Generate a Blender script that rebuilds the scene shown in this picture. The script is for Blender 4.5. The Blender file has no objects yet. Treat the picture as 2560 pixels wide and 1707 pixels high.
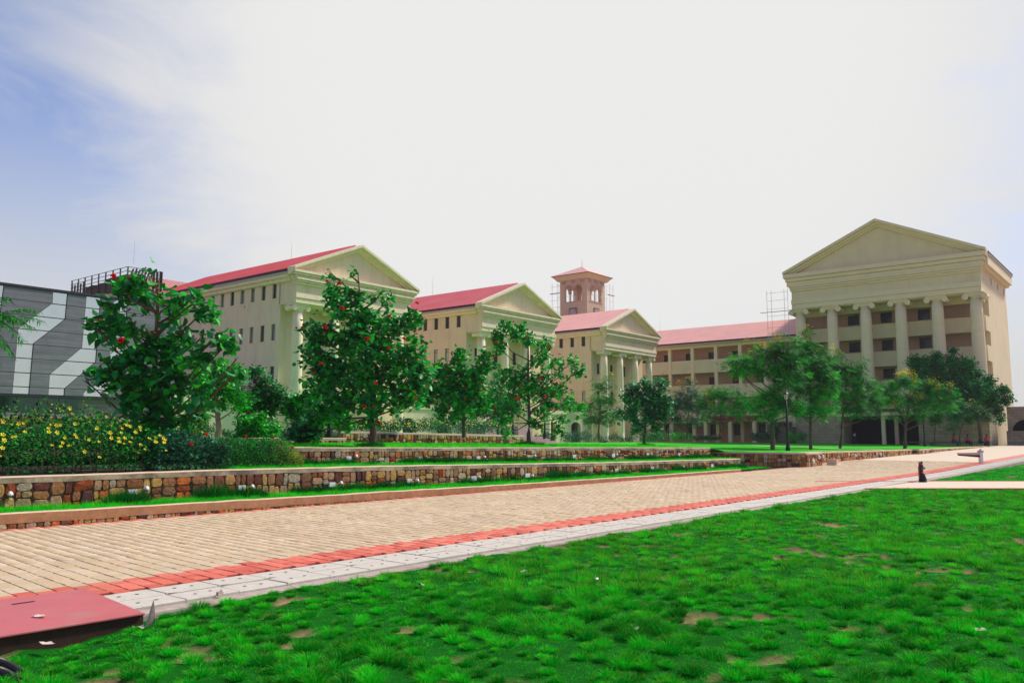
import bpy, math, random
import numpy as np
from mathutils import Vector, Matrix

SC = bpy.context.scene
COL = SC.collection
rnd = random.Random(11)
nr = np.random.RandomState(7)
R_ = math.radians

# ------------------------------------------------------------------ camera
FOC, HOR, EYE = 2080.0, 1092.0, 1.65          # measured on the 2560 px wide photograph
PITCH = math.atan((HOR - 853.5) / FOC)
cam = bpy.data.cameras.new("camera")
cam.lens = 36.0 * FOC / 2560.0
cam.sensor_width = 36.0
cam.clip_start = 0.1
cam.clip_end = 6000.0
camo = bpy.data.objects.new("camera", cam)
COL.objects.link(camo)
camo.location = (0, 0, EYE)
camo.rotation_euler = (math.pi / 2 + PITCH, 0, 0)
SC.camera = camo

# ------------------------------------------------------------------ world, sun, exposure
SUN_AZ, SUN_EL = 60.0, 46.0                    # azimuth measured clockwise from +Y
w = bpy.data.worlds.new("World")
SC.world = w
w.use_nodes = True
nt = w.node_tree
nt.nodes.clear()


def nd(nt_, typ, **kw):
    n = nt_.nodes.new(typ)
    for k, v in kw.items():
        if k == 'inp':
            for kk, vv in v.items():
                n.inputs[kk].default_value = vv
        else:
            setattr(n, k, v)
    return n


out = nd(nt, "ShaderNodeOutputWorld")
bg = nd(nt, "ShaderNodeBackground", inp={1: 0.1})
sky = nd(nt, "ShaderNodeTexSky", sky_type='NISHITA', sun_disc=False, sun_elevation=R_(SUN_EL), sun_rotation=R_(SUN_AZ),
         air_density=1.2, dust_density=1.5, ozone_density=2.2)
tc = nd(nt, "ShaderNodeTexCoord")
# a veil of thin bright cloud round the hidden sun, thinning to blue to the left and beyond the right corner
dirv = Vector((math.sin(R_(5)) * math.cos(R_(24)), math.cos(R_(5)) * math.cos(R_(24)), math.sin(R_(24))))
nrm = nd(nt, "ShaderNodeVectorMath", operation='NORMALIZE')
dot = nd(nt, "ShaderNodeVectorMath", operation='DOT_PRODUCT')
dot.inputs[1].default_value = dirv
nt.links.new(tc.outputs['Generated'], nrm.inputs[0])
nt.links.new(nrm.outputs[0], dot.inputs[0])
mp = nd(nt, "ShaderNodeMapping")
mp.inputs['Scale'].default_value = (1.0, 1.0, 2.2)
mp.inputs['Rotation'].default_value = (0.3, 0.6, 0.4)
nt.links.new(nrm.outputs[0], mp.inputs[0])
noi = nd(nt, "ShaderNodeTexNoise", inp={'Scale': 4.5, 'Detail': 10.0, 'Roughness': 0.62, 'Distortion': 0.5})
nt.links.new(mp.outputs[0], noi.inputs['Vector'])
nsc = nd(nt, "ShaderNodeMath", operation='MULTIPLY_ADD', inp={1: 0.20, 2: -0.10})
nt.links.new(noi.outputs[0], nsc.inputs[0])
add = nd(nt, "ShaderNodeMath", operation='ADD')
nt.links.new(dot.outputs['Value'], add.inputs[0])
nt.links.new(nsc.outputs[0], add.inputs[1])
ramp = nd(nt, "ShaderNodeMapRange", interpolation_type='SMOOTHSTEP', inp={1: 0.75, 2: 0.94, 3: 0.06, 4: 1.0})
nt.links.new(add.outputs[0], ramp.inputs[0])
sep = nd(nt, "ShaderNodeSeparateXYZ")
nt.links.new(nrm.outputs[0], sep.inputs[0])
hz = nd(nt, "ShaderNodeMapRange", interpolation_type='SMOOTHSTEP', inp={1: 0.02, 2: 0.46, 3: 1.0, 4: 0.0})
nt.links.new(sep.outputs[2], hz.inputs[0])
mx = nd(nt, "ShaderNodeMath", operation='MAXIMUM')
nt.links.new(ramp.outputs[0], mx.inputs[0])
nt.links.new(hz.outputs[0], mx.inputs[1])
# cloud colour: slightly greyer near the horizon
cc = nd(nt, "ShaderNodeMix", data_type='RGBA')
cc.inputs[6].default_value = (5.45, 5.4, 5.32, 1)
cc.inputs[7].default_value = (6.6, 6.56, 6.5, 1)
glow = nd(nt, "ShaderNodeMapRange", interpolation_type='SMOOTHSTEP', inp={1: 0.80, 2: 0.97, 3: 0.0, 4: 1.0})
nt.links.new(dot.outputs['Value'], glow.inputs[0])
nt.links.new(glow.outputs[0], cc.inputs[0])
mixc = nd(nt, "ShaderNodeMix", data_type='RGBA')
nt.links.new(mx.outputs[0], mixc.inputs[0])
skym = nd(nt, "ShaderNodeMix", data_type='RGBA', blend_type='MULTIPLY', inp={0: 1.0})
skym.inputs[7].default_value = (0.72, 0.86, 1.25, 1)
nt.links.new(sky.outputs[0], skym.inputs[6])
nt.links.new(skym.outputs[2], mixc.inputs[6])
nt.links.new(cc.outputs[2], mixc.inputs[7])
nt.links.new(mixc.outputs[2], bg.inputs[0])
nt.links.new(bg.outputs[0], out.inputs[0])

sl = bpy.data.lights.new("sun", 'SUN')
sl.energy = 3.6
sl.angle = R_(7)
sl.color = (1.0, 0.93, 0.80)
so = bpy.data.objects.new("sun", sl)
COL.objects.link(so)
so.rotation_euler = (R_(90 - SUN_EL), 0, R_(180 - SUN_AZ))
SC.view_settings.view_transform = 'Standard'
SC.view_settings.look = 'None'
SC.view_settings.exposure = 0.36
SC.view_settings.gamma = 1.0
SC.view_settings.use_curve_mapping = False
SC.render.engine = 'CYCLES'
SC.cycles.max_bounces = 6
SC.cycles.diffuse_bounces = 3
SC.cycles.glossy_bounces = 3
SC.cycles.transparent_max_bounces = 6
SC.cycles.volume_bounces = 0
SC.cycles.use_denoising = True

# ------------------------------------------------------------------ place grid: s runs up the avenue, t to its right
AX = R_(38.6)
Rx, Ry = math.sin(AX), math.cos(AX)
Tx, Ty = math.cos(AX), -math.sin(AX)


def W(s, t, z=0.0):
    return Vector((s * Rx + t * Tx, s * Ry + t * Ty, z))


def ST(X, Y):
    return X * Rx + Y * Ry, X * Tx + Y * Ty


_cp, _sp = math.cos(PITCH), math.sin(PITCH)


def ray(x, y):
    v = 853.5 - y
    return (x - 1280.0, FOC * _cp - v * _sp, FOC * _sp + v * _cp)


def at(x, y, Y):
    "surveyed point: photograph pixel plus its distance Y"
    r = ray(x, y)
    k = Y / r[1]
    return Vector((r[0] * k, Y, EYE + r[2] * k))


def on_t(x, y, t):
    r = ray(x, y)
    k = t / (r[0] * Tx + r[1] * Ty)
    return k * (r[0] * Rx + r[1] * Ry), EYE + r[2] * k


def on_s(x, y, s):
    r = ray(x, y)
    k = s / (r[0] * Rx + r[1] * Ry)
    return k * (r[0] * Tx + r[1] * Ty), EYE + r[2] * k


def on_z(x, y, z=0.0):
    r = ray(x, y)
    k = (z - EYE) / r[2]
    return Vector((r[0] * k, r[1] * k, z))


# ------------------------------------------------------------------ materials
MATS = {}


def bsdf_mat(name, col=(0.5, 0.5, 0.5), rough=0.8, metal=0.0, spec=0.3, var=0.12, scale=3.0, bump=0.0, bscale=30.0,
             attr=None, stain=None, transl=0.0, brick=None, streak=None):
    if name in MATS:
        return MATS[name]
    m = bpy.data.materials.new(name)
    m.use_nodes = True
    t = m.node_tree
    t.nodes.clear()
    o = nd(t, "ShaderNodeOutputMaterial")
    b = nd(t, "ShaderNodeBsdfPrincipled")
    b.inputs['Roughness'].default_value = rough
    b.inputs['Metallic'].default_value = metal
    b.inputs['Specular IOR Level'].default_value = spec
    geo = nd(t, "ShaderNodeNewGeometry")
    c = None
    if attr:
        a = nd(t, "ShaderNodeAttribute", attribute_name=attr)
        c = a.outputs['Color']
    else:
        rgb = nd(t, "ShaderNodeRGB")
        rgb.outputs[0].default_value = (*col, 1)
        c = rgb.outputs[0]
    if brick:
        bw, bh, c2, mort = brick
        tco = nd(t, "ShaderNodeTexCoord")
        br = nd(t, "ShaderNodeTexBrick", inp={'Scale': 1.0, 'Mortar Size': 0.012, 'Brick Width': bw, 'Row Height': bh, 'Bias': 0.0})
        br.inputs['Color1'].default_value = (*col, 1)
        br.inputs['Color2'].default_value = (*c2, 1)
        br.inputs['Mortar'].default_value = (*mort, 1)
        t.links.new(tco.outputs['UV'], br.inputs['Vector'])
        c = br.outputs[0]
    if var:
        n = nd(t, "ShaderNodeTexNoise", inp={'Scale': scale, 'Detail': 6.0, 'Roughness': 0.6})
        t.links.new(geo.outputs['Position'], n.inputs['Vector'])
        mr = nd(t, "ShaderNodeMapRange", inp={1: 0.25, 2: 0.75, 3: 1 - var, 4: 1 + var})
        t.links.new(n.outputs[0], mr.inputs[0])
        mm = nd(t, "ShaderNodeVectorMath", operation='SCALE')
        t.links.new(c, mm.inputs[0])
        t.links.new(mr.outputs[0], mm.inputs['Scale'])
        c = mm.outputs[0]
    if stain:
        scol, sscale, lo, hi, amt = stain
        n = nd(t, "ShaderNodeTexNoise", inp={'Scale': sscale, 'Detail': 8.0, 'Roughness': 0.7})
        t.links.new(geo.outputs['Position'], n.inputs['Vector'])
        mr = nd(t, "ShaderNodeMapRange", inp={1: lo, 2: hi, 3: 0.0, 4: amt})
        t.links.new(n.outputs[0], mr.inputs[0])
        x = nd(t, "ShaderNodeMix", data_type='RGBA')
        x.inputs[7].default_value = (*scol, 1)
        t.links.new(mr.outputs[0], x.inputs[0])
        t.links.new(c, x.inputs[6])
        c = x.outputs[2]
    if streak:
        sc3, lo, hi, v0, v1 = streak
        mpn = nd(t, "ShaderNodeMapping")
        mpn.inputs['Scale'].default_value = sc3
        t.links.new(geo.outputs['Position'], mpn.inputs[0])
        n = nd(t, "ShaderNodeTexNoise", inp={'Scale': 1.0, 'Detail': 7.0, 'Roughness': 0.65})
        t.links.new(mpn.outputs[0], n.inputs['Vector'])
        mr = nd(t, "ShaderNodeMapRange", inp={1: lo, 2: hi, 3: v0, 4: v1})
        t.links.new(n.outputs[0], mr.inputs[0])
        mm = nd(t, "ShaderNodeVectorMath", operation='SCALE')
        t.links.new(c, mm.inputs[0])
        t.links.new(mr.outputs[0], mm.inputs['Scale'])
        c = mm.outputs[0]
    t.links.new(c, b.inputs['Base Color'])
    if bump:
        n = nd(t, "ShaderNodeTexNoise", inp={'Scale': bscale, 'Detail': 5.0})
        t.links.new(geo.outputs['Position'], n.inputs['Vector'])
        bu = nd(t, "ShaderNodeBump", inp={'Strength': bump, 'Distance': 0.02})
        t.links.new(n.outputs[0], bu.inputs['Height'])
        t.links.new(bu.outputs[0], b.inputs['Normal'])
    if transl:
        tr = nd(t, "ShaderNodeBsdfTranslucent")
        t.links.new(c, tr.inputs[0])
        mi = nd(t, "ShaderNodeMixShader", inp={0: transl})
        t.links.new(b.outputs[0], mi.inputs[1])
        t.links.new(tr.outputs[0], mi.inputs[2])
        t.links.new(mi.outputs[0], o.inputs[0])
    else:
        t.links.new(b.outputs[0], o.inputs[0])
    MATS[name] = m
    return m


CREAM = bsdf_mat("cream_render", (0.77, 0.605, 0.395), 0.85, streak=((1.6, 1.6, .16), .5, .78, 1.0, .80), var=0.05, scale=0.6, bump=0.15, stain=((0.36, 0.29, 0.18), 0.35, 0.55, 0.85, 0.22))
CREAMTRIM = bsdf_mat("cream_trim", (0.83, 0.68, 0.455), 0.8, streak=((2.2, 2.2, .5), .5, .78, 1.0, .76), var=0.05, scale=0.8, stain=((0.42, 0.36, 0.2), 0.5, 0.55, 0.85, 0.3))
KHAKI = bsdf_mat("khaki_render", (0.76, 0.61, 0.38), 0.85, streak=((1.2, 1.2, .12), .5, .8, 1.0, .90), var=0.05, scale=0.6, stain=((0.34, 0.29, 0.17), 0.35, 0.5, 0.85, 0.3))
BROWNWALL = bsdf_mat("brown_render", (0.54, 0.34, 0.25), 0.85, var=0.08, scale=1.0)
REDROOF = bsdf_mat("red_roof_sheet", (0.62, 0.075, 0.09), 0.5, spec=0.5, var=0.10, scale=0.5, stain=((0.75, 0.3, 0.28), 0.2, 0.45, 0.9, 0.35))
PINKROOF = bsdf_mat("pale_red_roof_sheet", (0.86, 0.41, 0.33), 0.5, spec=0.5, var=0.10, scale=0.5, stain=((0.75, 0.36, 0.33), 0.2, 0.45, 0.9, 0.4))
MAROON = bsdf_mat("maroon_paint", (0.09, 0.012, 0.018), 0.6, var=0.1)
GUTTER = bsdf_mat("gutter_grey", (0.42, 0.38, 0.36), 0.6, var=0.05)
GLASSD = bsdf_mat("dark_glass", (0.03, 0.035, 0.04), 0.2, spec=0.35, var=0.3, scale=2.0)
GLASSC = bsdf_mat("curtained_glass", (0.22, 0.22, 0.22), 0.25, spec=0.5, var=0.15, scale=2.0)
GLASSP = bsdf_mat("pale_green_glass", (0.36, 0.42, 0.34), 0.25, spec=0.5, var=0.15, scale=2.0)
GLASSL = bsdf_mat("mirror_glass", (0.62, 0.68, 0.66), 0.04, metal=0.92, var=0.06, scale=1.0)
GLASSG = bsdf_mat("tree_reflection_glass", (0.05, 0.10, 0.075), 0.08, metal=0.6, var=0.2, scale=1.5)  # reflection of trees put into the base colour as dark green
DARKFRAME = bsdf_mat("dark_frame", (0.025, 0.035, 0.03), 0.5, var=0.1)
CLAD = bsdf_mat("grey_cladding", (0.16, 0.15, 0.165), 0.5, spec=0.4, var=0.12, scale=2.5, streak=((.25, .25, 9.0), .3, .7, .72, 1.35))
CLADTRIM = bsdf_mat("dark_grey_trim", (0.03, 0.03, 0.036), 0.5, var=0.1)
STONEMAT = bsdf_mat("wall_stone", rough=0.85, var=0.42, scale=16.0, bump=0.7, bscale=35.0, attr="tint", spec=0.12,
                    stain=((0.07, 0.03, 0.02), 9.0, 0.55, 0.8, 0.55))
MORTAR = bsdf_mat("mortar", (0.12, 0.075, 0.05), 0.95, var=0.3, scale=12.0, bump=0.5)
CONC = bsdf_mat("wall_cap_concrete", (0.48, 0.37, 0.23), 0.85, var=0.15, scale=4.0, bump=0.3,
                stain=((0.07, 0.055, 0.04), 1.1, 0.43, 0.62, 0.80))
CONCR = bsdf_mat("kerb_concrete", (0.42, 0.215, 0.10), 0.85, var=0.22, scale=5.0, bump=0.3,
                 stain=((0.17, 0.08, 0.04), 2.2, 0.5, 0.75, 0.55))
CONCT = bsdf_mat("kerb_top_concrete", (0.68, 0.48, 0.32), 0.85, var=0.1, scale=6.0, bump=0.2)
PAVE = bsdf_mat("paver", rough=0.85, streak=((.5, .5, .5), .35, .7, .90, 1.08), var=0.12, scale=18.0, bump=0.25, bscale=120.0, attr="tint", spec=0.3,
                stain=((0.36, 0.27, 0.16), 0.9, 0.52, 0.85, 0.45))
PAVEFAR = bsdf_mat("far_paving", (0.66, 0.52, 0.37), 0.85, var=0.06, scale=1.2)
SAND = bsdf_mat("joint_sand", (0.13, 0.085, 0.05), 0.95, var=0.35, scale=9.0)
DRAINM = bsdf_mat("drain_concrete", (0.56, 0.495, 0.405), 0.8, var=0.12, scale=7.0, bump=0.25,
                  stain=((0.33, 0.26, 0.20), 3.0, 0.55, 0.8, 0.5))
DRAINB = bsdf_mat("drain_base", (0.42, 0.33, 0.27), 0.9, var=0.2, scale=8.0, stain=((0.16, 0.1, 0.07), 2.5, 0.5, 0.75, 0.6))
HOLE = bsdf_mat("hole_shade", (0.05, 0.045, 0.04), 0.9, var=0.2)  # near-black colour paints the shade inside holes, gaps and the slot
COVERM = bsdf_mat("red_cover_paint", (0.55, 0.12, 0.12), 0.45, spec=0.45, var=0.08, scale=2.0, stain=((0.42, 0.24, 0.17), 2.2, 0.52, 0.72, 0.6))
RUST = bsdf_mat("cover_rim", (0.05, 0.022, 0.012), 0.8, var=0.3, scale=12.0)
VEG = bsdf_mat("leaf", rough=0.4, spec=0.3, var=0.18, scale=5.0, attr="tint", transl=0.28)
VEGM = bsdf_mat("matt_leaf", rough=0.7, spec=0.2, var=0.2, scale=3.0, attr="tint", transl=0.25)
GRASSM = bsdf_mat("grass_blade", rough=0.8, spec=0.05, var=0.28, scale=1.0, attr="tint", transl=0.32)
SOIL = bsdf_mat("lawn_soil", rough=0.95, spec=0.03, var=0.25, scale=14.0, attr="tint", bump=0.5, bscale=60.0)
LAWNM = bsdf_mat("mown_lawn", (0.035, 0.42, 0.015), 0.9, var=0.22, scale=1.4, bump=0.8, bscale=16.0, stain=((0.14, 0.52, 0.03), 0.35, 0.45, 0.7, 0.5), spec=.05)
EARTH = bsdf_mat("dry_earth", (0.30, 0.20, 0.13), 0.95, var=0.2, scale=0.3)
DARKSOIL = bsdf_mat("planting_soil", (0.045, 0.025, 0.015), 0.95, var=0.3, scale=6.0)
BARK = bsdf_mat("bark", (0.13, 0.08, 0.05), 0.9, var=0.35, scale=12.0, bump=0.6)
BARKP = bsdf_mat("pale_bark", (0.36, 0.22, 0.13), 0.9, var=0.25, scale=10.0, bump=0.4)
FLRED = bsdf_mat("red_petal", (0.80, 0.012, 0.015), 0.5, var=0.15, scale=8.0, transl=0.2)
FLORG = bsdf_mat("orange_petal", (0.75, 0.12, 0.01), 0.5, var=0.15, scale=8.0, transl=0.2)
FLYEL = bsdf_mat("yellow_petal", (0.90, 0.72, 0.01), 0.5, var=0.15, scale=8.0, transl=0.2)
WHITE = bsdf_mat("white_plastic", (0.80, 0.80, 0.78), 0.4, var=0.05)
BLACK = bsdf_mat("black_iron", (0.02, 0.014, 0.012), 0.5, var=0.2)
LAMPG = bsdf_mat("frosted_lamp_glass", (0.62, 0.5, 0.42), 0.3, var=0.1)
STEELB = bsdf_mat("pergola_steel", (0.04, 0.03, 0.035), 0.5, var=0.1)
SCAF = bsdf_mat("scaffold_tube", (0.50, 0.47, 0.42), 0.5, var=0.1)
TILE = bsdf_mat("tower_cladding", (0.66, 0.46, 0.30), 0.8, var=0.12, scale=1.2)
PINK = bsdf_mat("pink_trim", (0.62, 0.38, 0.34), 0.7, var=0.08)
BLOCK = bsdf_mat("block_stone", (0.44, 0.34, 0.22), 0.9, var=0.12, scale=2.0, brick=(0.9, 0.4, (0.34, 0.26, 0.17), (0.17, 0.12, 0.08)))
GREYBLOCK = bsdf_mat("grey_block_stone", (0.34, 0.27, 0.22), 0.9, var=0.12, scale=2.0, brick=(0.8, 0.35, (0.25, 0.2, 0.16), (0.13, 0.1, 0.08)))
VOIDM = bsdf_mat("interior_shade_paint", (0.012, 0.008, 0.007), 1.0, spec=0.0, var=0.2)  # near-black base colour paints the shade inside arches and hall opening
REDDOOR = bsdf_mat("red_door", (0.12, 0.018, 0.03), 0.5, var=0.1)
SKIN = bsdf_mat("skin", (0.10, 0.05, 0.03), 0.6, var=0.05)
HAIR = bsdf_mat("hair", (0.01, 0.008, 0.007), 0.7, var=0.05)
MAGENTA = bsdf_mat("magenta_cloth", (0.70, 0.02, 0.14), 0.8, var=0.08)
DARKCLOTH = bsdf_mat("dark_cloth", (0.02, 0.02, 0.025), 0.9, var=0.1)
WHITECLOTH = bsdf_mat("white_cloth", (0.75, 0.75, 0.75), 0.9, var=0.05)
DRYLEAF = bsdf_mat("dry_leaf", (0.38, 0.27, 0.22), 0.8, var=0.3, scale=30.0)
BLUEJEAN = bsdf_mat("blue_cloth", (0.05, 0.08, 0.16), 0.9, var=0.05)

# ------------------------------------------------------------------ object helpers
ORG = {}


def tag(o, label=None, cat=None, group=None, kind=None):
    if label: o['label'] = label
    if cat: o['category'] = cat
    if group: o['group'] = group
    if kind: o['kind'] = kind
    return o


def thing(name, loc, label=None, cat=None, group=None, kind=None):
    o = bpy.data.objects.new(name, None)
    o.empty_display_size = 0.2
    COL.objects.link(o)
    o.location = loc
    ORG[o.name] = Vector(loc)
    return tag(o, label, cat, group, kind)


def link(name, me, parent=None):
    o = bpy.data.objects.new(name, me)
    COL.objects.link(o)
    if parent is not None:
        o.parent = parent
        ORG[o.name] = ORG[parent.name]
    return o


class MB:
    "mesh collector in world coordinates"
    def __init__(self):
        self.v, self.f, self.m, self.uv = [], [], [], []

    def poly(self, pts, m=0, uv=None):
        i = len(self.v)
        self.v += [Vector(p) for p in pts]
        self.f.append(tuple(range(i, i + len(pts))))
        self.m.append(m)
        self.uv.append(uv)

    def mesh(self, pts, faces, m=0):
        i = len(self.v)
        self.v += [Vector(p) for p in pts]
        for f in faces:
            self.f.append(tuple(k + i for k in f))
            self.m.append(m)
            self.uv.append(None)

    def hexa(self, p, m=0):
        "8 points: bottom ring 0-3, top ring 4-7"
        self.mesh(p, [(3, 2, 1, 0), (4, 5, 6, 7), (0, 1, 5, 4), (1, 2, 6, 5), (2, 3, 7, 6), (3, 0, 4, 7)], m)

    def box(self, F, u0, u1, v0, v1, z0, z1, m=0):
        "box through a frame function F(u,v,z)"
        self.hexa([F(u0, v0, z0), F(u1, v0, z0), F(u1, v1, z0), F(u0, v1, z0),
                   F(u0, v0, z1), F(u1, v0, z1), F(u1, v1, z1), F(u0, v1, z1)], m)

    def tube(self, pts, rad, n=8, m=0, caps=True):
        pts = [Vector(p) for p in pts]
        rad = rad if isinstance(rad, (list, tuple)) else [rad] * len(pts)
        rings = []
        ref = Vector((0, 0, 1))
        for i, p in enumerate(pts):
            d = (pts[min(i + 1, len(pts) - 1)] - pts[max(i - 1, 0)])
            if d.length < 1e-9: d = Vector((0, 0, 1))
            d.normalize()
            a = d.cross(ref)
            if a.length < 0.1: a = d.cross(Vector((1, 0, 0)))
            a.normalize()
            b = d.cross(a)
            i0 = len(self.v)
            for k in range(n):
                an = 2 * math.pi * k / n
                self.v.append(p + (a * math.cos(an) + b * math.sin(an)) * rad[i])
            rings.append(i0)
        for i in range(len(rings) - 1):
            for k in range(n):
                self.f.append((rings[i] + k, rings[i] + (k + 1) % n, rings[i + 1] + (k + 1) % n, rings[i + 1] + k))
                self.m.append(m); self.uv.append(None)
        if caps:
            self.f.append(tuple(rings[0] + k for k in range(n))); self.m.append(m); self.uv.append(None)
            self.f.append(tuple(rings[-1] + k for k in range(n))); self.m.append(m); self.uv.append(None)

    def build(self, name, mats, parent=None, smooth=False, kind=None, loc=None):
        mats = mats if isinstance(mats, (list, tuple)) else [mats]
        me = bpy.data.meshes.new(name)
        org = ORG[parent.name] if parent is not None else (Vector(loc) if loc is not None else Vector((0, 0, 0)))
        me.from_pydata([tuple(p - org) for p in self.v], [], self.f)
        for mt in mats: me.materials.append(mt)
        me.polygons.foreach_set('material_index', self.m)
        if smooth: me.polygons.foreach_set('use_smooth', [True] * len(self.f))
        if any(u is not None for u in self.uv):
            ul = me.uv_layers.new(name="UVMap")
            for p, u in zip(me.polygons, self.uv):
                if u is not None:
                    for k, li in enumerate(p.loop_indices): ul.data[li].uv = u[k]
        me.update()
        o = link(name, me, parent)
        if parent is None:
            o.location = org
            ORG[o.name] = org
        if kind: o['kind'] = kind
        return o


def np_mesh(name, V, tpl_faces, nper, tint, mat, parent=None, smooth=False, kind=None):
    "V: (N*nper,3) world vertices, every instance has the faces tpl_faces; tint (N*nper,3)"
    org = np.array(ORG[parent.name]) if parent is not None else np.zeros(3)
    V = np.asarray(V, dtype=np.float64) - org
    N = len(V) // nper
    lens = np.array([len(f) for f in tpl_faces])
    flat = np.concatenate([np.array(f) for f in tpl_faces])
    loops = (np.arange(N)[:, None] * nper + flat[None, :]).ravel()
    tot = np.tile(lens, N)
    start = np.concatenate([[0], np.cumsum(tot)[:-1]])
    me = bpy.data.meshes.new(name)
    me.vertices.add(len(V)); me.vertices.foreach_set('co', V.astype(np.float32).ravel())
    me.loops.add(len(loops)); me.loops.foreach_set('vertex_index', loops.astype(np.int32))
    me.polygons.add(len(tot)); me.polygons.foreach_set('loop_start', start.astype(np.int32))
    if smooth: me.polygons.foreach_set('use_smooth', np.ones(len(tot), dtype=bool))
    a = me.attributes.new('tint', 'FLOAT_COLOR', 'POINT')
    c = np.ones((len(V), 4), dtype=np.float32); c[:, :3] = tint
    a.data.foreach_set('color', c.ravel())
    me.materials.append(mat)
    me.update(calc_edges=True)
    me.validate()
    o = link(name, me, parent)
    if kind: o['kind'] = kind
    return o


def tinted(name, verts, faces, col, mat, smooth=False):
    me = bpy.data.meshes.new(name)
    me.from_pydata([tuple(v) for v in verts], [], faces)
    a = me.attributes.new('tint', 'FLOAT_COLOR', 'POINT')
    a.data.foreach_set('color', [x for _ in verts for x in (*col, 1.0)])
    me.materials.append(mat)
    if smooth: me.polygons.foreach_set('use_smooth', [True] * len(faces))
    me.update()
    return me


def piece(name, me, parent, mat_world):
    "an alike piece sharing mesh data, placed in world space under its parent"
    o = bpy.data.objects.new(name, me)
    COL.objects.link(o)
    o.parent = parent
    m = Matrix.Translation(-ORG[parent.name]) @ mat_world
    o.matrix_local = m
    return o


ORD = ['first', 'second', 'third', 'fourth', 'fifth', 'sixth', 'seventh', 'eighth', 'ninth', 'tenth', 'eleventh', 'twelfth']


def lerp_tab(tab, x):
    if x <= tab[0][0]: return tab[0][1]
    for (a, b), (c, d) in zip(tab, tab[1:]):
        if x <= c: return b + (d - b) * (x - a) / (c - a)
    return tab[-1][1]


def zroad(s):
    return max(0.0, 0.0085 * (s - 42.0))


W1TOP = [(5, .88), (12, .87), (16, .83), (21.5, .75), (29, .64), (41.5, .52)]
W2TOP = [(14, 1.365), (19.5, 1.30), (24.7, 1.25), (32, 1.185), (43.5, 1.055)]
W0TOP = [(6, .28), (11.5, .23), (20, .165), (28, .125), (40, .10)]
T1W, T2W, T0W = -17.9, -20.5, -16.7


def zlawn(s, t):
    "height of the upper lawn"
    edge = lerp_tab(W2TOP, s) - 0.03
    k = min(1.0, max(0.0, (-20.8 - t) / 4.0))
    near = edge + 0.14 * k * k * (3 - 2 * k)
    far = lerp_tab([(45, .76), (75, .62), (115, .60)], s)
    far = far + 0.35 * min(1.0, max(0.0, (-t - 20) / 38.0))
    q = min(1.0, max(0.0, (s - 43.5) / 3.0))
    q = q * q * (3 - 2 * q)
    kk = min(1.0, max(0.0, (-t - 22.0) / 6.0))
    far2 = far + (near - far) * kk * max(0.0, 1 - (s - 43.5) / 45.0) * 0.8
    return near * (1 - q) + far2 * q


# ================================================================== GROUND
g = MB()
g.poly([(-2500, -400, -0.35), (2500, -400, -0.35), (2500, 4500, -0.35), (-2500, 4500, -0.35)])
g.build('ground', EARTH, kind='structure')


def noise2(x, y, seed=0):
    "cheap value noise"
    rs = np.random.RandomState(seed)
    G = rs.rand(64, 64)
    xi, yi = np.floor(x).astype(int), np.floor(y).astype(int)
    fx, fy = x - xi, y - yi
    fx, fy = fx * fx * (3 - 2 * fx), fy * fy * (3 - 2 * fy)
    a = G[xi % 64, yi % 64]; b = G[(xi + 1) % 64, yi % 64]; c = G[xi % 64, (yi + 1) % 64]; d = G[(xi + 1) % 64, (yi + 1) % 64]
    return (a * (1 - fx) + b * fx) * (1 - fy) + (c * (1 - fx) + d * fx) * fy


DIRT = np.array([0.33, 0.18, 0.115])
ZG = -0.11


def lawn_fields(X, Y):
    "dirtiness and bump height of the front lawn"
    d = noise2(X * 2.1 + 7, Y * 2.1 + 3, 5) * 0.62 + noise2(X * 6.0, Y * 6.0, 6) * 0.38
    dirt = np.clip((d - 0.715) / 0.09, 0, 1)
    h = 0.05 * noise2(X * 4.2, Y * 4.2, 8) + 0.03 * noise2(X * 9, Y * 9, 9) + 0.05 * noise2(X * 0.6, Y * 0.6, 10)
    return dirt, h


def front_z(X, Y):
    dirt, h = lawn_fields(X, Y)
    return ZG + h * (1 - 0.75 * dirt) - 0.10 * np.clip((-2.9 - X) / 1.0, 0, 1) * np.clip((9.2 - Y) / .8, 0, 1)


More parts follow.
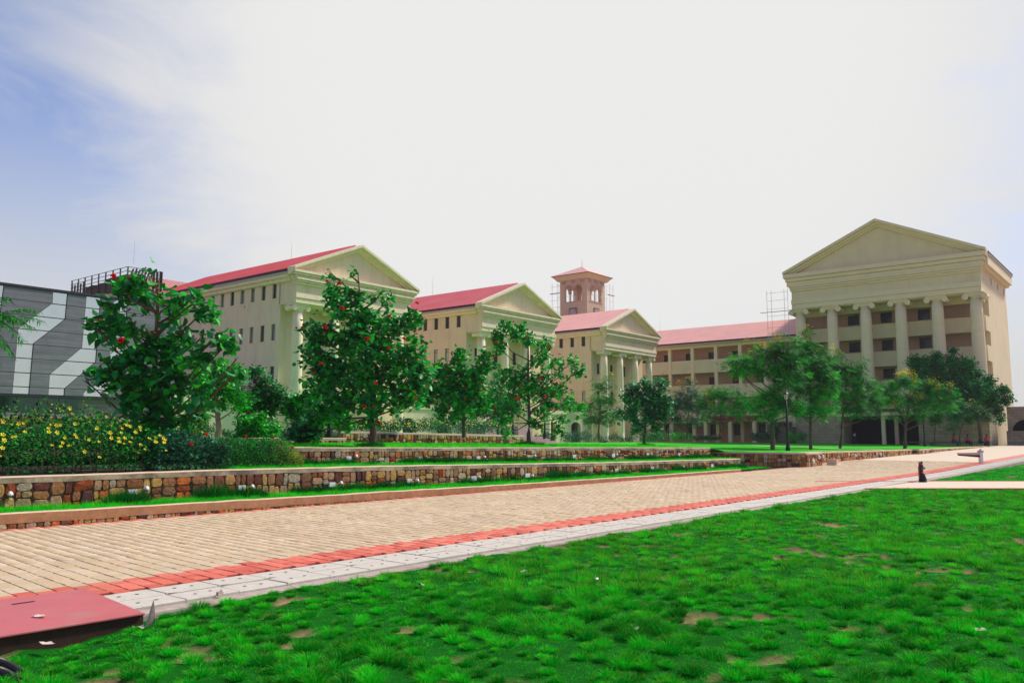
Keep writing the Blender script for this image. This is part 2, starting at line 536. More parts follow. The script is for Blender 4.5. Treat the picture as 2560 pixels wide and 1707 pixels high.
# front lawn soil sheet (height field)
def soil_sheet(name, x0, x1, y0, y1, step, clip):
    xs = np.arange(x0, x1 + step, step); ys = np.arange(y0, y1 + step, step)
    XX, YY = np.meshgrid(xs, ys, indexing='ij')
    Z = front_z(XX, YY)
    s = XX * Rx + YY * Ry; t = XX * Tx + YY * Ty
    m = clip(XX, YY, s, t)
    dirt, _ = lawn_fields(XX, YY)
    gcol = np.array([0.006, 0.10, 0.006])
    C = gcol[None, None] * (1 - dirt[..., None]) + DIRT[None, None] * dirt[..., None]
    nx, ny = XX.shape
    V = np.stack([XX, YY, Z], -1).reshape(-1, 3)
    idx = np.arange(nx * ny).reshape(nx, ny)
    q = np.stack([idx[:-1, :-1], idx[1:, :-1], idx[1:, 1:], idx[:-1, 1:]], -1)
    keep = (m[:-1, :-1] & m[1:, :-1] & m[1:, 1:] & m[:-1, 1:])
    q = q[keep]
    me = bpy.data.meshes.new(name)
    me.vertices.add(len(V)); me.vertices.foreach_set('co', V.astype(np.float32).ravel())
    me.loops.add(q.size); me.loops.foreach_set('vertex_index', q.ravel().astype(np.int32))
    me.polygons.add(len(q)); me.polygons.foreach_set('loop_start', (np.arange(len(q)) * 4).astype(np.int32))
    me.polygons.foreach_set('use_smooth', np.ones(len(q), dtype=bool))
    a = me.attributes.new('tint', 'FLOAT_COLOR', 'POINT')
    c = np.ones((len(V), 4), dtype=np.float32); c[:, :3] = C.reshape(-1, 3)
    a.data.foreach_set('color', c.ravel())
    me.materials.append(SOIL)
    me.update(calc_edges=True)
    o = link(name, me)
    o['kind'] = 'structure'
    return o


TG = -7.85                                     # edge of the drain towards the grass
PY0, PY1 = 27.1, 31.6                          # the cross path
soil_sheet('front_lawn', -8, 34, 2.0, PY0, 0.11, lambda X, Y, s, t: (t > TG - 0.12))
soil_sheet('far_right_lawn', 12, 75, PY1, 66, 0.5, lambda X, Y, s, t: (t > TG - 0.4))

# ================================================================== PAVED AVENUE
road = thing('road', (0, 0, 0), kind='structure')
b = MB()
N = 30
for i in range(N):
    s0, s1 = -6 + i * 4.6, -6 + (i + 1) * 4.6
    b.poly([W(s0, -17.2, zroad(s0) - .045), W(s0, -8.9, zroad(s0) - .045), W(s1, -8.9, zroad(s1) - .045), W(s1, -17.2, zroad(s1) - .045)])
b.build('joint_sand', SAND, road)
PW, PL, TH = 0.197, 0.205, 0.05


def paver_tpl():
    a, c, e = PW / 2 - .004, PL / 2 - .004, .008
    v = [(-a, -c, -.05), (a, -c, -.05), (a, c, -.05), (-a, c, -.05), (-a, -c, -e), (a, -c, -e), (a, c, -e), (-a, c, -e),
         (-a + e, -c + e, 0), (a - e, -c + e, 0), (a - e, c - e, 0), (-a + e, c - e, 0)]
    f = [(0, 1, 5, 4), (1, 2, 6, 5), (2, 3, 7, 6), (3, 0, 4, 7), (4, 5, 9, 8), (5, 6, 10, 9), (6, 7, 11, 10), (7, 4, 8, 11), (8, 9, 10, 11)]
    return v, f


pv, pf = paver_tpl()
TAN = [(0.58, 0.42, 0.25), (0.60, 0.44, 0.27), (0.555, 0.40, 0.235), (0.61, 0.465, 0.305), (0.58, 0.415, 0.255)]
REDP = [(0.68, 0.155, 0.095), (0.60, 0.115, 0.075), (0.72, 0.18, 0.12)]
pm_tan = [tinted('paver', pv, pf, c, PAVE) for c in TAN]
pm_red = [tinted('paver', pv, pf, c, PAVE) for c in REDP]
skew = 0.10                                     # the courses are laid slightly skew to the avenue
cells = []
ca, sa = math.cos(skew), math.sin(skew)
for i in range(-30, 330):
    for j in range(-95, 25):
        u = i * PW
        v = j * PL + (0.5 * PL if i % 2 else 0.0)
        s = 4 + u * ca - (v) * sa
        t = -9.2 + v * ca + u * sa * 0.0
        # keep courses running square: rows follow s exactly, columns lean by the skew
        if t < -16.62 or t > -9.02 or s < 0 or s > 58: continue
        d = math.hypot(*(W(s, t)[:2]))
        isred = t > -9.76 or t < -16.34
        cells.append((d, s, t, isred))
cells.sort()
near = [c for c in cells if abs(math.degrees(math.atan2(W(c[1], c[2])[0], W(c[1], c[2])[1]))) < 34]
nearset = set(near[:300])
rotz = math.atan2(Ry, Rx)
ang = -math.asin(skew)
Vs, Ts = [], []
pva = np.array(pv)
for c in cells:
    d, s, t, isred = c
    z = zroad(s) + rnd.gauss(0, .0018)
    if s < 8 and not isred: z += 0
    tilt = (rnd.gauss(0, .006), rnd.gauss(0, .006))
    # local x follows s (shear handled by a tiny rotation)
    M = Matrix.Translation(W(s, t, z)) @ Matrix.Rotation(rotz + 0.0, 4, 'Z') @ Matrix.Rotation(tilt[0], 4, 'X') @ Matrix.Rotation(tilt[1], 4, 'Y')
    sh = Matrix(((1, skew * 1.0, 0, 0), (0, 1, 0, 0), (0, 0, 1, 0), (0, 0, 0, 1)))
    M = M @ sh
    if c in nearset:
        me = rnd.choice(pm_red if isred else pm_tan)
        piece('paver', me, road, M)
    else:
        M2 = np.array(M)
        Vs.append(pva @ M2[:3, :3].T + M2[:3, 3])
        col = np.array(rnd.choice(REDP if isred else TAN)) * (1 + rnd.gauss(0, .04))
        Ts.append(np.tile(col, (len(pv), 1)))
np_mesh('paver_field', np.concatenate(Vs), pf, len(pv), np.concatenate(Ts), PAVE, road, kind='stuff')
b = MB()
fs = 58.0
for i in range(20):
    s0, s1 = fs + i * 4, fs + (i + 1) * 4
    b.poly([W(s0, -16.9, zroad(s0)), W(s0, -9.8, zroad(s0)), W(s1, -9.8, zroad(s1)), W(s1, -16.9, zroad(s1))], 0)
    b.poly([W(s0, -9.8, zroad(s0)), W(s0, -8.95, zroad(s0)), W(s1, -8.95, zroad(s1)), W(s1, -9.8, zroad(s1))], 1)
REDFAR = bsdf_mat("far_red_paving", (0.62, 0.20, 0.15), 0.85, var=0.08, scale=2.0)
b.build('far_paving', [PAVEFAR, REDFAR], road)

# forecourt beyond the avenue, in front of the right hand buildings
b = MB()
b.poly([W(46, -17.3, zroad(46) - .012), W(46, -16.6, zroad(46) - .012), W(116, -16.6, zroad(116) - .012), W(116, -17.3, zroad(116) - .012)])
b.poly([W(138, -16.9, .6), W(138, 60, .6), W(100, 60, .45), W(100, -8, .45), W(112, -16.9, .58)])
b.build('forecourt_paving', PAVEFAR, kind='structure')

# cross path between the two lawns
path = thing('path', on_z(2400, 1212), kind='structure')
b = MB()
xl0 = (TG - PY0 * Ty) / Tx
xl1 = (TG - PY1 * Ty) / Tx
b.poly([(xl0, PY0 + .25, .004), (60, PY0 + .25, .004), (60, PY1 - .15, .004), (xl1, PY1 - .15, .004)])
b.build('paving', PAVEFAR, path)
b = MB()
k = 0
x = xl0 - .2
while x < 30:
    for yy in (PY0 + .02, PY1 - .14):
        b.hexa([(x, yy, -.1), (x + .19, yy, -.1), (x + .19, yy + .22, -.1), (x, yy + .22, -.1), (x, yy, .012), (x + .19, yy, .012), (x + .19, yy + .22, .012), (x, yy + .22, .012)])
    x += .2
b.build('red_edging', REDFAR, path, kind='stuff')

# ================================================================== DRAIN along the avenue
drain = thing('drain_channel', W(4.2, -8.4, 0), 'long white concrete channel of slabs with lifting holes beside the red paver band', 'drain')
b = MB()
FS = lambda u, v, z: W(u, v, z)
for i in range(30):
    s0, s1 = 1 + i * 4, 5 + i * 4
    za, zb = zroad(s0), zroad(s1)
    b.hexa([W(s0, -8.93, -.3), W(s1, -8.93, -.3), W(s1, -7.84, -.3), W(s0, -7.84, -.3),
            W(s0, -8.93, za - .045), W(s1, -8.93, zb - .045), W(s1, -7.84, zb - .045), W(s0, -7.84, za - .045)])
b.build('channel_bed', DRAINB, drain)
b = MB()
for i in range(60):
    s0, s1 = 4.1 + i * 1.9, 4.1 + (i + 1) * 1.9 - .012
    za, zb = zroad(s0), zroad(s1)
    b.hexa([W(s0, -8.02, -.3), W(s1, -8.02, -.3), W(s1, -7.86, -.3), W(s0, -7.86, -.3),
            W(s0, -8.02, za - .022), W(s1, -8.02, zb - .022), W(s1, -7.86, zb - .035), W(s0, -7.86, za - .035)])
b.build('edging', DRAINB, drain)
SLAB = 0.62


def slab_mesh(w_):
    v, f = [], []
    a, c, h = SLAB / 2 - .004, w_ / 2, .07
    e = .01
    ring0 = [(-a, -c, -h), (a, -c, -h), (a, c, -h), (-a, c, -h)]
    ring1 = [(-a, -c, -e), (a, -c, -e), (a, c, -e), (-a, c, -e)]
    ring2 = [(-a + e, -c + e, 0), (a - e, -c + e, 0), (a - e, c - e, 0), (-a + e, c - e, 0)]
    v = ring0 + ring1 + ring2
    f = [(0, 1, 5, 4), (1, 2, 6, 5), (2, 3, 7, 6), (3, 0, 4, 7), (4, 5, 9, 8), (5, 6, 10, 9), (6, 7, 11, 10), (7, 4, 8, 11), (8, 9, 10, 11)]
    me = bpy.data.meshes.new('slab')
    me.from_pydata(v, [], f)
    me.materials.append(DRAINM)
    me.update()
    return me


def hole_mesh():  # dark disc lying on the slab, painting the shade within a hole
    v, f = [], []
    n = 10
    for k in range(n):
        a = 2 * math.pi * k / n
        v.append((.021 * math.cos(a), .021 * math.sin(a), .0022))
    for k in range(n):
        a = 2 * math.pi * k / n
        v.append((.014 * math.cos(a), .014 * math.sin(a), .0012))
    f = [(k, (k + 1) % n, n + (k + 1) % n, n + k) for k in range(n)] + [tuple(range(n, 2 * n))]
    me = bpy.data.meshes.new('lifting_hole')
    me.from_pydata(v, [], f)
    me.materials.append(HOLE)
    me.update()
    return me


sm_in, sm_out, hm = slab_mesh(.385), slab_mesh(.40), hole_mesh()
kk = 0
for i in range(150):
    s = 4.8 - SLAB / 2 + i * SLAB + .0
    if s < 3.9: continue
    for (tt, me) in ((-8.725, sm_in), (-8.262, sm_out)):
        off = 0.0 if tt < -8.5 else -0.04
        z = zroad(s) + .004 + rnd.gauss(0, .0025)
        M = Matrix.Translation(W(s + off, tt, z)) @ Matrix.Rotation(rotz + rnd.gauss(0, .004), 4, 'Z') @ Matrix.Rotation(rnd.gauss(0, .006), 4, 'X')
        o = piece('slab', me, drain, M)
        if i < 22:
            for dx in (-.1, .1):
                h_ = bpy.data.objects.new('lifting_hole', hm)
                COL.objects.link(h_)
                h_.parent = o
                h_.location = (dx + rnd.gauss(0, .006), rnd.gauss(0, .01), 0.0005)
# broken corners: flat dark patches paint the shade in gaps at the slab joints
b = MB()
for i in range(0, 9):
    s = 4.8 + i * SLAB
    if i % 2 and i > 2: continue
    p = W(s + rnd.uniform(-.01, .01), -8.47, .0125 + zroad(s))
    q = [p + W(dx, dt) for dx, dt in ((-.03, -.03), (-.005, -.012), (.05, -.005), (.12, .015), (.03, .03), (-.01, .04), (-.02, .01))]
    b.poly([Vector((a.x, a.y, p.z)) for a in q])
b.build('broken_joint', HOLE, drain, kind='stuff')

# ================================================================== RED COVER PLATE, bottom left
cover = thing('inspection_cover', W(3.0, -8.7, .02), 'red painted steel cover plate with a slot, on a dark frame at the drain end', 'drain cover')
b = MB()
pc = [on_z(212, 1470, .03), on_z(362, 1532, .03), on_z(-60, 1612, .03), on_z(-420, 1692, .03), on_z(-760, 1560, .03), on_z(0, 1499, .03)]
pc = [on_z(212, 1470, .03), on_z(362, 1532, .03), on_z(0, 1590, .03)]
dirL = (pc[2] - pc[1]).normalized()
p3 = pc[1] + dirL * 2.6
p4 = pc[0] + dirL * 2.6
quad = [pc[0], pc[1], p3, p4]
lo = [p - Vector((0, 0, .012)) for p in quad]
b.hexa(lo + quad)
b.build('plate', COVERM, cover)
b = MB()
ins = (pc[0] - pc[1]).normalized() * .03
q2 = [pc[0] - ins, pc[1] + ins, p3 + ins, p4 - ins]
q2 = [p - Vector((0, 0, .0135)) for p in q2]
b.hexa([p - Vector((0, 0, .35)) for p in q2] + q2)
b.build('frame', RUST, cover)
b = MB()
a0, a1 = on_z(30, 1510, .033), on_z(86, 1502, .033)
wd = (quad[1] - quad[0]).normalized() * .012
b.hexa([a0 - wd, a1 - wd, a1 + wd, a0 + wd] + [p + Vector((0, 0, .004)) for p in (a0 - wd, a1 - wd, a1 + wd, a0 + wd)])
b.build('slot', HOLE, cover)  # dark bar on the plate paints the shade of a slot


def crumpled(name, p, size, mat, label, cat, group=None, seed=1, up=1.0):
    rs = random.Random(seed)
    b = MB()
    n = 7
    P = [[p + Vector(((i / 3 - .5) * size[0] + rs.gauss(0, size[0] * .06), (j / 2 - .5) * size[1] + rs.gauss(0, size[1] * .08),
                      .006 + abs(rs.gauss(0, size[2] * .6)) * up)) for j in range(3)] for i in range(4)]
    P[0][0] += Vector((size[0] * .2, size[1] * .3, 0)); P[3][2] -= Vector((size[0] * .2, size[1] * .3, 0))
    for i in range(3):
        for j in range(2):
            b.poly([P[i][j], P[i + 1][j], P[i + 1][j + 1]]); b.poly([P[i][j], P[i + 1][j + 1], P[i][j + 1]])
    o = b.build(name, mat, loc=p)
    return tag(o, label, cat, group)


PALEDRY = bsdf_mat("pale_dry_leaf", (0.66, 0.52, 0.44), 0.8, var=0.2, scale=30.0)
crumpled('dry_leaf', on_z(98, 1541, .034), (.16, .07, .012), PALEDRY, 'pale curled leaf scrap lying on the red cover plate', 'leaf', seed=3)
crumpled('dry_leaf', on_z(375, 1572, -.08), (.11, .09, .14), DRYLEAF, 'grey brown curled dry leaf standing in the grass by the cover corner', 'leaf', seed=8)
crumpled('dry_leaf', on_z(344, 1572, -.06), (.12, .03, .03), PALEDRY, 'narrow tan dry leaf lying beside the grey curled leaf', 'leaf', seed=9)
crumpled('stone_chip', on_z(118, 1610, -.05), (.11, .06, .012), PALEDRY, 'flat pink stone chip in the grass below the cover', 'stone', seed=5)
crumpled('dry_leaf', on_z(1308, 1431, -.02), (.16, .06, .05), PALEDRY, 'pale pink dry leaf with orange tip on the middle of the lawn', 'leaf', seed=21)
crumpled('dry_leaf', on_z(1492, 1449, -.02), (.05, .05, .03), WHITE, 'tiny white scrap on the lawn right of the pink leaf', 'litter', seed=22)
crumpled('dry_leaf', on_z(1585, 1575, -.03), (.08, .05, .03), PALEDRY, 'small pinkish white leaf low on the middle lawn', 'leaf', seed=23)
crumpled('dry_leaf', on_z(1052, 1465, -.03), (.07, .06, .04), DRYLEAF, 'small brown curled leaf on the lawn left of the pink leaf', 'leaf', seed=24)
crumpled('dry_leaf', on_z(2450, 1580, -.03), (.10, .04, .04), PALEDRY, 'pale narrow leaf on the far right of the near lawn', 'leaf', seed=25)
crumpled('dry_leaf', on_z(548, 1492, -.02), (.09, .06, .05), DRYLEAF, 'brown leaf caught in grass at the edge of the white drain', 'leaf', seed=26)

# two ribbed black hoses at the bottom left corner
for k, (pts, lab) in enumerate(((((-30, 1650), (12, 1650), (50, 1683)), 'upper of two ribbed black hoses at the bottom left of the lawn'),
                                (((-40, 1672), (8, 1672), (46, 1702)), 'lower of two ribbed black hoses at the bottom left of the lawn'))):
    P = [on_z(x, y, -.03 - .02 * j) for j, (x, y) in enumerate(pts)]
    hs = thing('corrugated_hose', P[1], lab, 'hose', 'ribbed black hoses')
    b = MB()
    pp, rr = [], []
    n = 90
    for i in range(n + 1):
        u = i / n
        q = P[0] * (1 - u) ** 2 + P[1] * 2 * u * (1 - u) + P[2] * u * u
        pp.append(q); rr.append(.030 + (.004 if i % 2 else 0))
    b.tube(pp, rr, 10)
    b.build('ribbed_pipe', bsdf_mat("black_rubber", (.02, .016, .016), .45, var=.1), hs, smooth=False)

# ================================================================== STONE WALLS
SCOL = [(0.40, 0.23, 0.085), (0.22, 0.095, 0.035), (0.26, 0.06, 0.022), (0.13, 0.045, 0.032), (0.52, 0.40, 0.25), (0.50, 0.14, 0.04),
        (0.34, 0.22, 0.11), (0.45, 0.27, 0.08), (0.18, 0.07, 0.04), (0.30, 0.13, 0.055), (0.36, 0.30, 0.2), (0.40, 0.24, 0.13), (0.24, 0.12, 0.06),
        (0.10, 0.04, 0.035), (0.52, 0.33, 0.12), (0.32, 0.16, 0.08)]


def stone_tpl(seed):
    rs = random.Random(seed)
    n = 10
    base, mid, top = [], [], []
    for k in range(n):
        a = 2 * math.pi * (k + .5) / n
        c, s_ = math.cos(a), math.sin(a)
        m = max(abs(c), abs(s_)) ** .99
        x, z = .5 * c / m + rs.uniform(-.03, .03), .5 * s_ / m + rs.uniform(-.03, .03)
        x, z = max(-.5, min(.5, x)), max(-.5, min(.5, z))
        base.append((x, 0, z)); mid.append((x * .97, .62 + rs.uniform(-.1, .1), z * .97)); top.append((x * .88, .90 + rs.uniform(-.14, .14), z * .88))
    v = base + mid + top + [(rs.uniform(-.15, .15), .96 + rs.uniform(-.12, .14), rs.uniform(-.15, .15))]
    f = []
    for r in range(2):
        for k in range(n): f.append((r * n + k, r * n + (k + 1) % n, (r + 1) * n + (k + 1) % n, (r + 1) * n + k))
    for k in range(n): f.append((2 * n + k, 2 * n + (k + 1) % n, 3 * n))
    return v, f


STPL = [stone_tpl(i) for i in range(16)]
SCOL = [tuple(min(.7, (m_ := sum(c) / 3) + (x - m_) * 1.02) if (sum(c) / 3 + (x - sum(c) / 3) * 1.02) > .008 else .008 for x in c) for c in SCOL]
SMESH = [tinted('stone', v, f, SCOL[i], STONEMAT, smooth=False) for i, (v, f) in enumerate(STPL)]
SNV = [np.array(v) for v, f in STPL]


def split_cells(u0, u1, z0, z1, tgt, rs, out, tall):
    w_, h = u1 - u0, z1 - z0
    if w_ * h < tgt * rs.uniform(.8, 2.1) and w_ < 2.4 * h and h < 2.6 * w_ or (w_ < tgt ** .5 * .75 and h < tgt ** .5 * 1.5):
        out.append((u0, u1, z0, z1)); return
    if w_ > h * tall:
        c = u0 + w_ * rs.uniform(.32, .68)
        split_cells(u0, c, z0, z1, tgt, rs, out, tall); split_cells(c, u1, z0, z1, tgt, rs, out, tall)
    else:
        c = z0 + h * rs.uniform(.35, .65)
        split_cells(u0, u1, z0, c, tgt, rs, out, tall); split_cells(u0, u1, c, z1, tgt, rs, out, tall)


def stone_wall(name, label, segs, zb, zt, cap_h, cap_mats, thick=.35, nmax=300, tgt=.05, seed=1, over=.035, depth=.05, group='stone retaining walls', tall=1.15):
    """segs: (s0,t0,s1,t1,ns,nt): straight faces with outward normal; zb, zt: functions of (s,t)"""
    rs = random.Random(seed)
    s0, t0 = segs[0][0], segs[0][1]
    root = thing(name, W(s0, t0, zb(s0, t0)), label, 'wall', group)
    core, cap = MB(), MB()
    cells = []
    for (sa_, ta_, sb_, tb_, ns, nt_) in segs:
        L = math.hypot(sb_ - sa_, tb_ - ta_)
        du = ((sb_ - sa_) / L, (tb_ - ta_) / L)

        def F(u, v, z, sa_=sa_, ta_=ta_, du=du, ns=ns, nt_=nt_): return W(sa_ + du[0] * u + ns * v, ta_ + du[1] * u + nt_ * v, z)
        n = max(1, int(L / .75))
        for i in range(n):
            ua, ub = L * i / n, L * (i + 1) / n
            pa, pb = (sa_ + du[0] * ua, ta_ + du[1] * ua), (sa_ + du[0] * ub, ta_ + du[1] * ub)
            za0, za1, zb0, zb1 = zb(*pa), zt(*pa), zb(*pb), zt(*pb)
            e = .0006 * (i % 2)
            core.hexa([F(ua, -thick + .01 + e, za0 - .3), F(ub, -thick + .01 + e, zb0 - .3), F(ub, -e, zb0 - .3), F(ua, -e, za0 - .3),
                       F(ua, -thick + .01 + e, za1 - cap_h + .002), F(ub, -thick + .01 + e, zb1 - cap_h + .002), F(ub, -e, zb1 - cap_h + .002), F(ua, -e, za1 - cap_h + .002)])
            mid0, mid1 = (za0 + zb0) / 2, (za1 + zb1) / 2 - cap_h
            if mid1 - mid0 > .03:
                cl = []
                split_cells(ua, ub, mid0, mid1, tgt, rs, cl, tall)
                for c in cl: cells.append((F, c, du))
        # cap, subdivided lightly for an uneven hand-rendered edge
        nc = max(1, int(L / .5))
        prev = None
        oa = over if (sa_, ta_) == (segs[0][0], segs[0][1]) else 0
        for i in range(nc + 1):
            u = -oa + (L + oa + over) * i / nc
            pu = min(max(u, 0), L)
            z1 = zt(sa_ + du[0] * pu, ta_ + du[1] * pu)
            j1, j2, j3 = rs.gauss(0, .004), rs.gauss(0, .004), rs.gauss(0, .006)
            ring = [F(u, -thick - over, z1 - cap_h), F(u, over + j1, z1 - cap_h + j3), F(u, over + j1, z1 - .015 + j2), F(u, over - .015 + j1, z1 + j2), F(u, -thick - over, z1 + j2)]
            if prev:
                i0 = len(cap.v)
                cap.v += prev + ring
                for k in range(5):
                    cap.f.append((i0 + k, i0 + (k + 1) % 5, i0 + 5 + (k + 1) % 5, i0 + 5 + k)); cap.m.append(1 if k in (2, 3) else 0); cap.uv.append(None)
            else:
                cap.poly(ring, 0)
            prev = ring
        cap.poly(prev, 0)
    core.build('mortar_core', MORTAR, root)
    cap.build('cap', cap_mats, root)

    def dist(c):
        F, (a, b_, z0, z1), du = c
        p = F((a + b_) / 2, 0, (z0 + z1) / 2)
        area = (b_ - a) * (z1 - z0)
        sx = abs(p.x / max(p.y, .1))
        return -(area / (p.length ** 2)) if sx < .63 else 1.0
    cells.sort(key=dist)
    V, T, k4 = {}, {}, 0
    for i, (F, (a, b_, z0, z1), du) in enumerate(cells):
        w_, h = (b_ - a) - .011, (z1 - z0) - .011
        if w_ < .015 or h < .015: continue
        p = F((a + b_) / 2, 0, (z0 + z1) / 2)
        ux = (F(1, 0, 0) - F(0, 0, 0)); vy = (F(0, 1, 0) - F(0, 0, 0))
        d = depth * rs.uniform(.55, 1.15)
        M = Matrix(((ux.x * w_, vy.x * d, 0, p.x), (ux.y * w_, vy.y * d, 0, p.y), (0, 0, h, p.z), (0, 0, 0, 1)))
        M = M @ Matrix.Rotation(rs.gauss(0, .05), 4, 'Y')
        vi = rs.randrange(16)
        if i < nmax:
            piece('stone', SMESH[vi], root, M)
        else:
            A = np.array(M)
            V.setdefault(0, []).append(SNV[vi] @ A[:3, :3].T + A[:3, 3])
            T.setdefault(0, []).append(np.tile(np.array(SCOL[rs.randrange(16)]), (len(SNV[vi]), 1)))
    if V:
        np_mesh('stones', np.concatenate(V[0]), STPL[0][1], len(SNV[0]), np.concatenate(T[0]), STONEMAT, root, smooth=False, kind='stuff')
    return root


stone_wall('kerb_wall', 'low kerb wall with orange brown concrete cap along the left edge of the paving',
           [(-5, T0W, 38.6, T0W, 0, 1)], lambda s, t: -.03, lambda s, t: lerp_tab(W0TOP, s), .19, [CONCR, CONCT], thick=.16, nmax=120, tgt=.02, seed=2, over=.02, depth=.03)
z1top = lambda s, t: lerp_tab(W1TOP, s)
z2top = lambda s, t: lerp_tab(W2TOP, s)
zstrip0 = lambda s: lerp_tab([(6, .22), (20, .13), (40, .06)], s)
zstrip1 = lambda s: lerp_tab(W1TOP, s) - .06
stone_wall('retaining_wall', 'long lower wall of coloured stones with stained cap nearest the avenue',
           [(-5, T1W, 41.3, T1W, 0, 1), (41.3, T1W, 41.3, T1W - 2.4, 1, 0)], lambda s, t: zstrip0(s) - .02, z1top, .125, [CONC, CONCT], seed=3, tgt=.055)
stone_wall('retaining_wall', 'second higher stone wall behind the lower one, holding up the tree lawn',
           [(14.8, T2W - 5, 14.8, T2W, -1, 0), (14.8, T2W, 43.3, T2W, 0, 1), (43.3, T2W, 43.3, T2W - 6, 1, 0)],
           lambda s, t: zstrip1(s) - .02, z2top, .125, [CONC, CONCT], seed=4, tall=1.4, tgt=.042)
z3 = lambda s, t: lerp_tab([(45, .79), (60, .70), (77, .64), (115, .60)], s)
stone_wall('retaining_wall', 'stone wall with pink cap stepping away along the right side of the tree lawn',
           [(45.5, -27, 45.5, -15.95, -1, 0), (45.5, -15.95, 48.0, -15.95, 0, 1), (48.0, -15.95, 48.0, -17.1, 1, 0), (48.0, -17.1, 73.5, -17.1, 0, 1),
            (73.5, -17.1, 73.5, -16.6, -1, 0), (73.5, -16.6, 77.5, -16.6, 0, 1), (77.5, -17.1, 112, -17.1, 0, 1)],
           lambda s, t: zroad(s) - .02, z3, .09, [bsdf_mat("pink_cap_concrete", (0.58, 0.36, 0.27), .85, var=.12, scale=4.0), CONCT], seed=5, tgt=.06, depth=.06)
stone_wall('planter_wall', 'stone planter wall with pale cap in front of the yellow flower bed',
           [(26.0, -37.5, 26.0, -31.4, -1, 0), (26.0, -31.4, 40.5, -31.4, 0, 1)], lambda s, t: 1.25, lambda s, t: lerp_tab([(26, 1.93), (40, 1.75)], s), .10,
           [bsdf_mat("planter_cap", (0.56, 0.42, 0.36), .85, var=.1), CONCT], seed=6, tgt=.06, nmax=150, depth=.06)
stone_wall('planter_wall', 'low planter wall end half hidden behind the clipped hedge',
           [(17.5, -33, 17.5, -25.5, -1, 0), (17.5, -25.5, 21.5, -25.5, 0, 1)], lambda s, t: 1.15, lambda s, t: 1.62, .10,
           [bsdf_mat("planter_cap2", (0.50, 0.34, 0.28), .85, var=.1), CONCT], seed=7, tgt=.06, nmax=60, depth=.06)

# loose concrete wedge at the wall corner
p = W(50.2, -15.6, zroad(50))
b = MB()
F = lambda u, v, z: W(48.7 + u * .6, -15.9 + v * .6, zroad(50) + z * .75)
b.mesh([F(0, 0, 0), F(1.5, 0, 0), F(1.5, .9, 0), F(0, .9, 0), F(.2, 0, .42), F(.6, 0, .42), F(1.4, .1, .12), F(1.4, .8, .12), F(.6, .9, .40), F(.2, .9, .40)],
       [(3, 2, 1, 0), (0, 1, 6, 5, 4), (2, 3, 9, 8, 7), (3, 0, 4, 9), (1, 2, 7, 6), (4, 5, 8, 9), (5, 6, 7, 8)])
tag(b.build('concrete_wedge', CONCT, loc=p), 'broken pale concrete wedge lying at the corner of the stepping stone wall', 'block')

# terrace soil between the walls
b = MB()
for i in range(24):
    sa_, sb_ = -5 + i * 2, -3 + i * 2
    if sa_ < 41: b.poly([W(sa_, T1W + .02, zstrip0(sa_)), W(sa_, T0W - .1, zstrip0(sa_)), W(min(sb_, 41), T0W - .1, zstrip0(sb_)), W(min(sb_, 41), T1W + .02, zstrip0(sb_))])
b.build('lower_terrace', bsdf_mat("terrace_turf", (0.015, .10, .015), .95, var=.3, scale=5.0), kind='structure')
b = MB()
for i in range(23):
    sa_, sb_ = -5 + i * 2, min(-3 + i * 2, 41)
    b.poly([W(sa_, -26, zstrip1(sa_)), W(sa_, T1W - .34, zstrip1(sa_)), W(sb_, T1W - .34, zstrip1(sb_)), W(sb_, -26, zstrip1(sb_))], 0 if sb_ > 12 else 1)
b.build('middle_terrace', [MATS["terrace_turf"], DARKSOIL], kind='structure')

# upper lawn
ss = [14.8, 16, 18, 20, 22, 25, 28, 31, 34, 37, 40, 42, 43.2, 43.8, 44.4, 45, 45.7, 47, 48.5, 51, 55, 60, 66, 72, 80, 90, 100, 116]
tts = [-17.4, -18.5, -19.6, -20.7, -21.5, -22.5, -23.5, -25, -27, -29, -32, -36, -42, -50, -61, -75]
b = MB()
for a, c in zip(ss, ss[1:]):
    for d, e in zip(tts[1:], tts):
        if (a < 43.3 and e > -20.75): continue
        if a < 45.6 and e > -26.5 and a >= 43.3 and e > -20.7: continue
        b.poly([W(a, d, zlawn(a, d)), W(a, e, zlawn(a, e)), W(c, e, zlawn(c, e)), W(c, d, zlawn(c, d))])
# front strip behind the projecting wall corner
b.poly([W(45.7, -17.41, z3(46, 0) - .03), W(45.7, -16.2, z3(46, 0) - .03), W(47.8, -16.2, z3(47, 0) - .03), W(47.8, -17.41, z3(47, 0) - .03)])
b.build('lawn', LAWNM, kind='structure', smooth=True)
b = MB()
PTH = bsdf_mat("lawn_path", (.62, .50, .30), .9, var=.1)
for sa_, w_, ta_, tb_ in ((66, 1.5, -58, -17.6), (40, 1.2, -58, -33)):
    n = 12
    for i in range(n):
        a, c = ta_ + (tb_ - ta_) * i / n, ta_ + (tb_ - ta_) * (i + 1) / n
        zz = lambda s, t: zlawn(s, t) + .08
        b.poly([W(sa_, a, zz(sa_, a)), W(sa_, c, zz(sa_, c)), W(sa_ + w_, c, zz(sa_ + w_, c)), W(sa_ + w_, a, zz(sa_ + w_, a))])
b.build('lawn_path', PTH, kind='structure')
# ground under the left hand garden and the buildings
b = MB()
b.poly([W(-20, -120, .9), W(-20, -26, .75), W(14.8, -26, 1.15), W(14.8, -120, 1.1)])
b.build('garden_soil', DARKSOIL, kind='structure')
b = MB()
b.poly([W(14, -170, .93), W(14, -60, .93), W(180, -17, .55), W(180, -170, .93)])
b.build('campus_ground', EARTH, kind='structure')


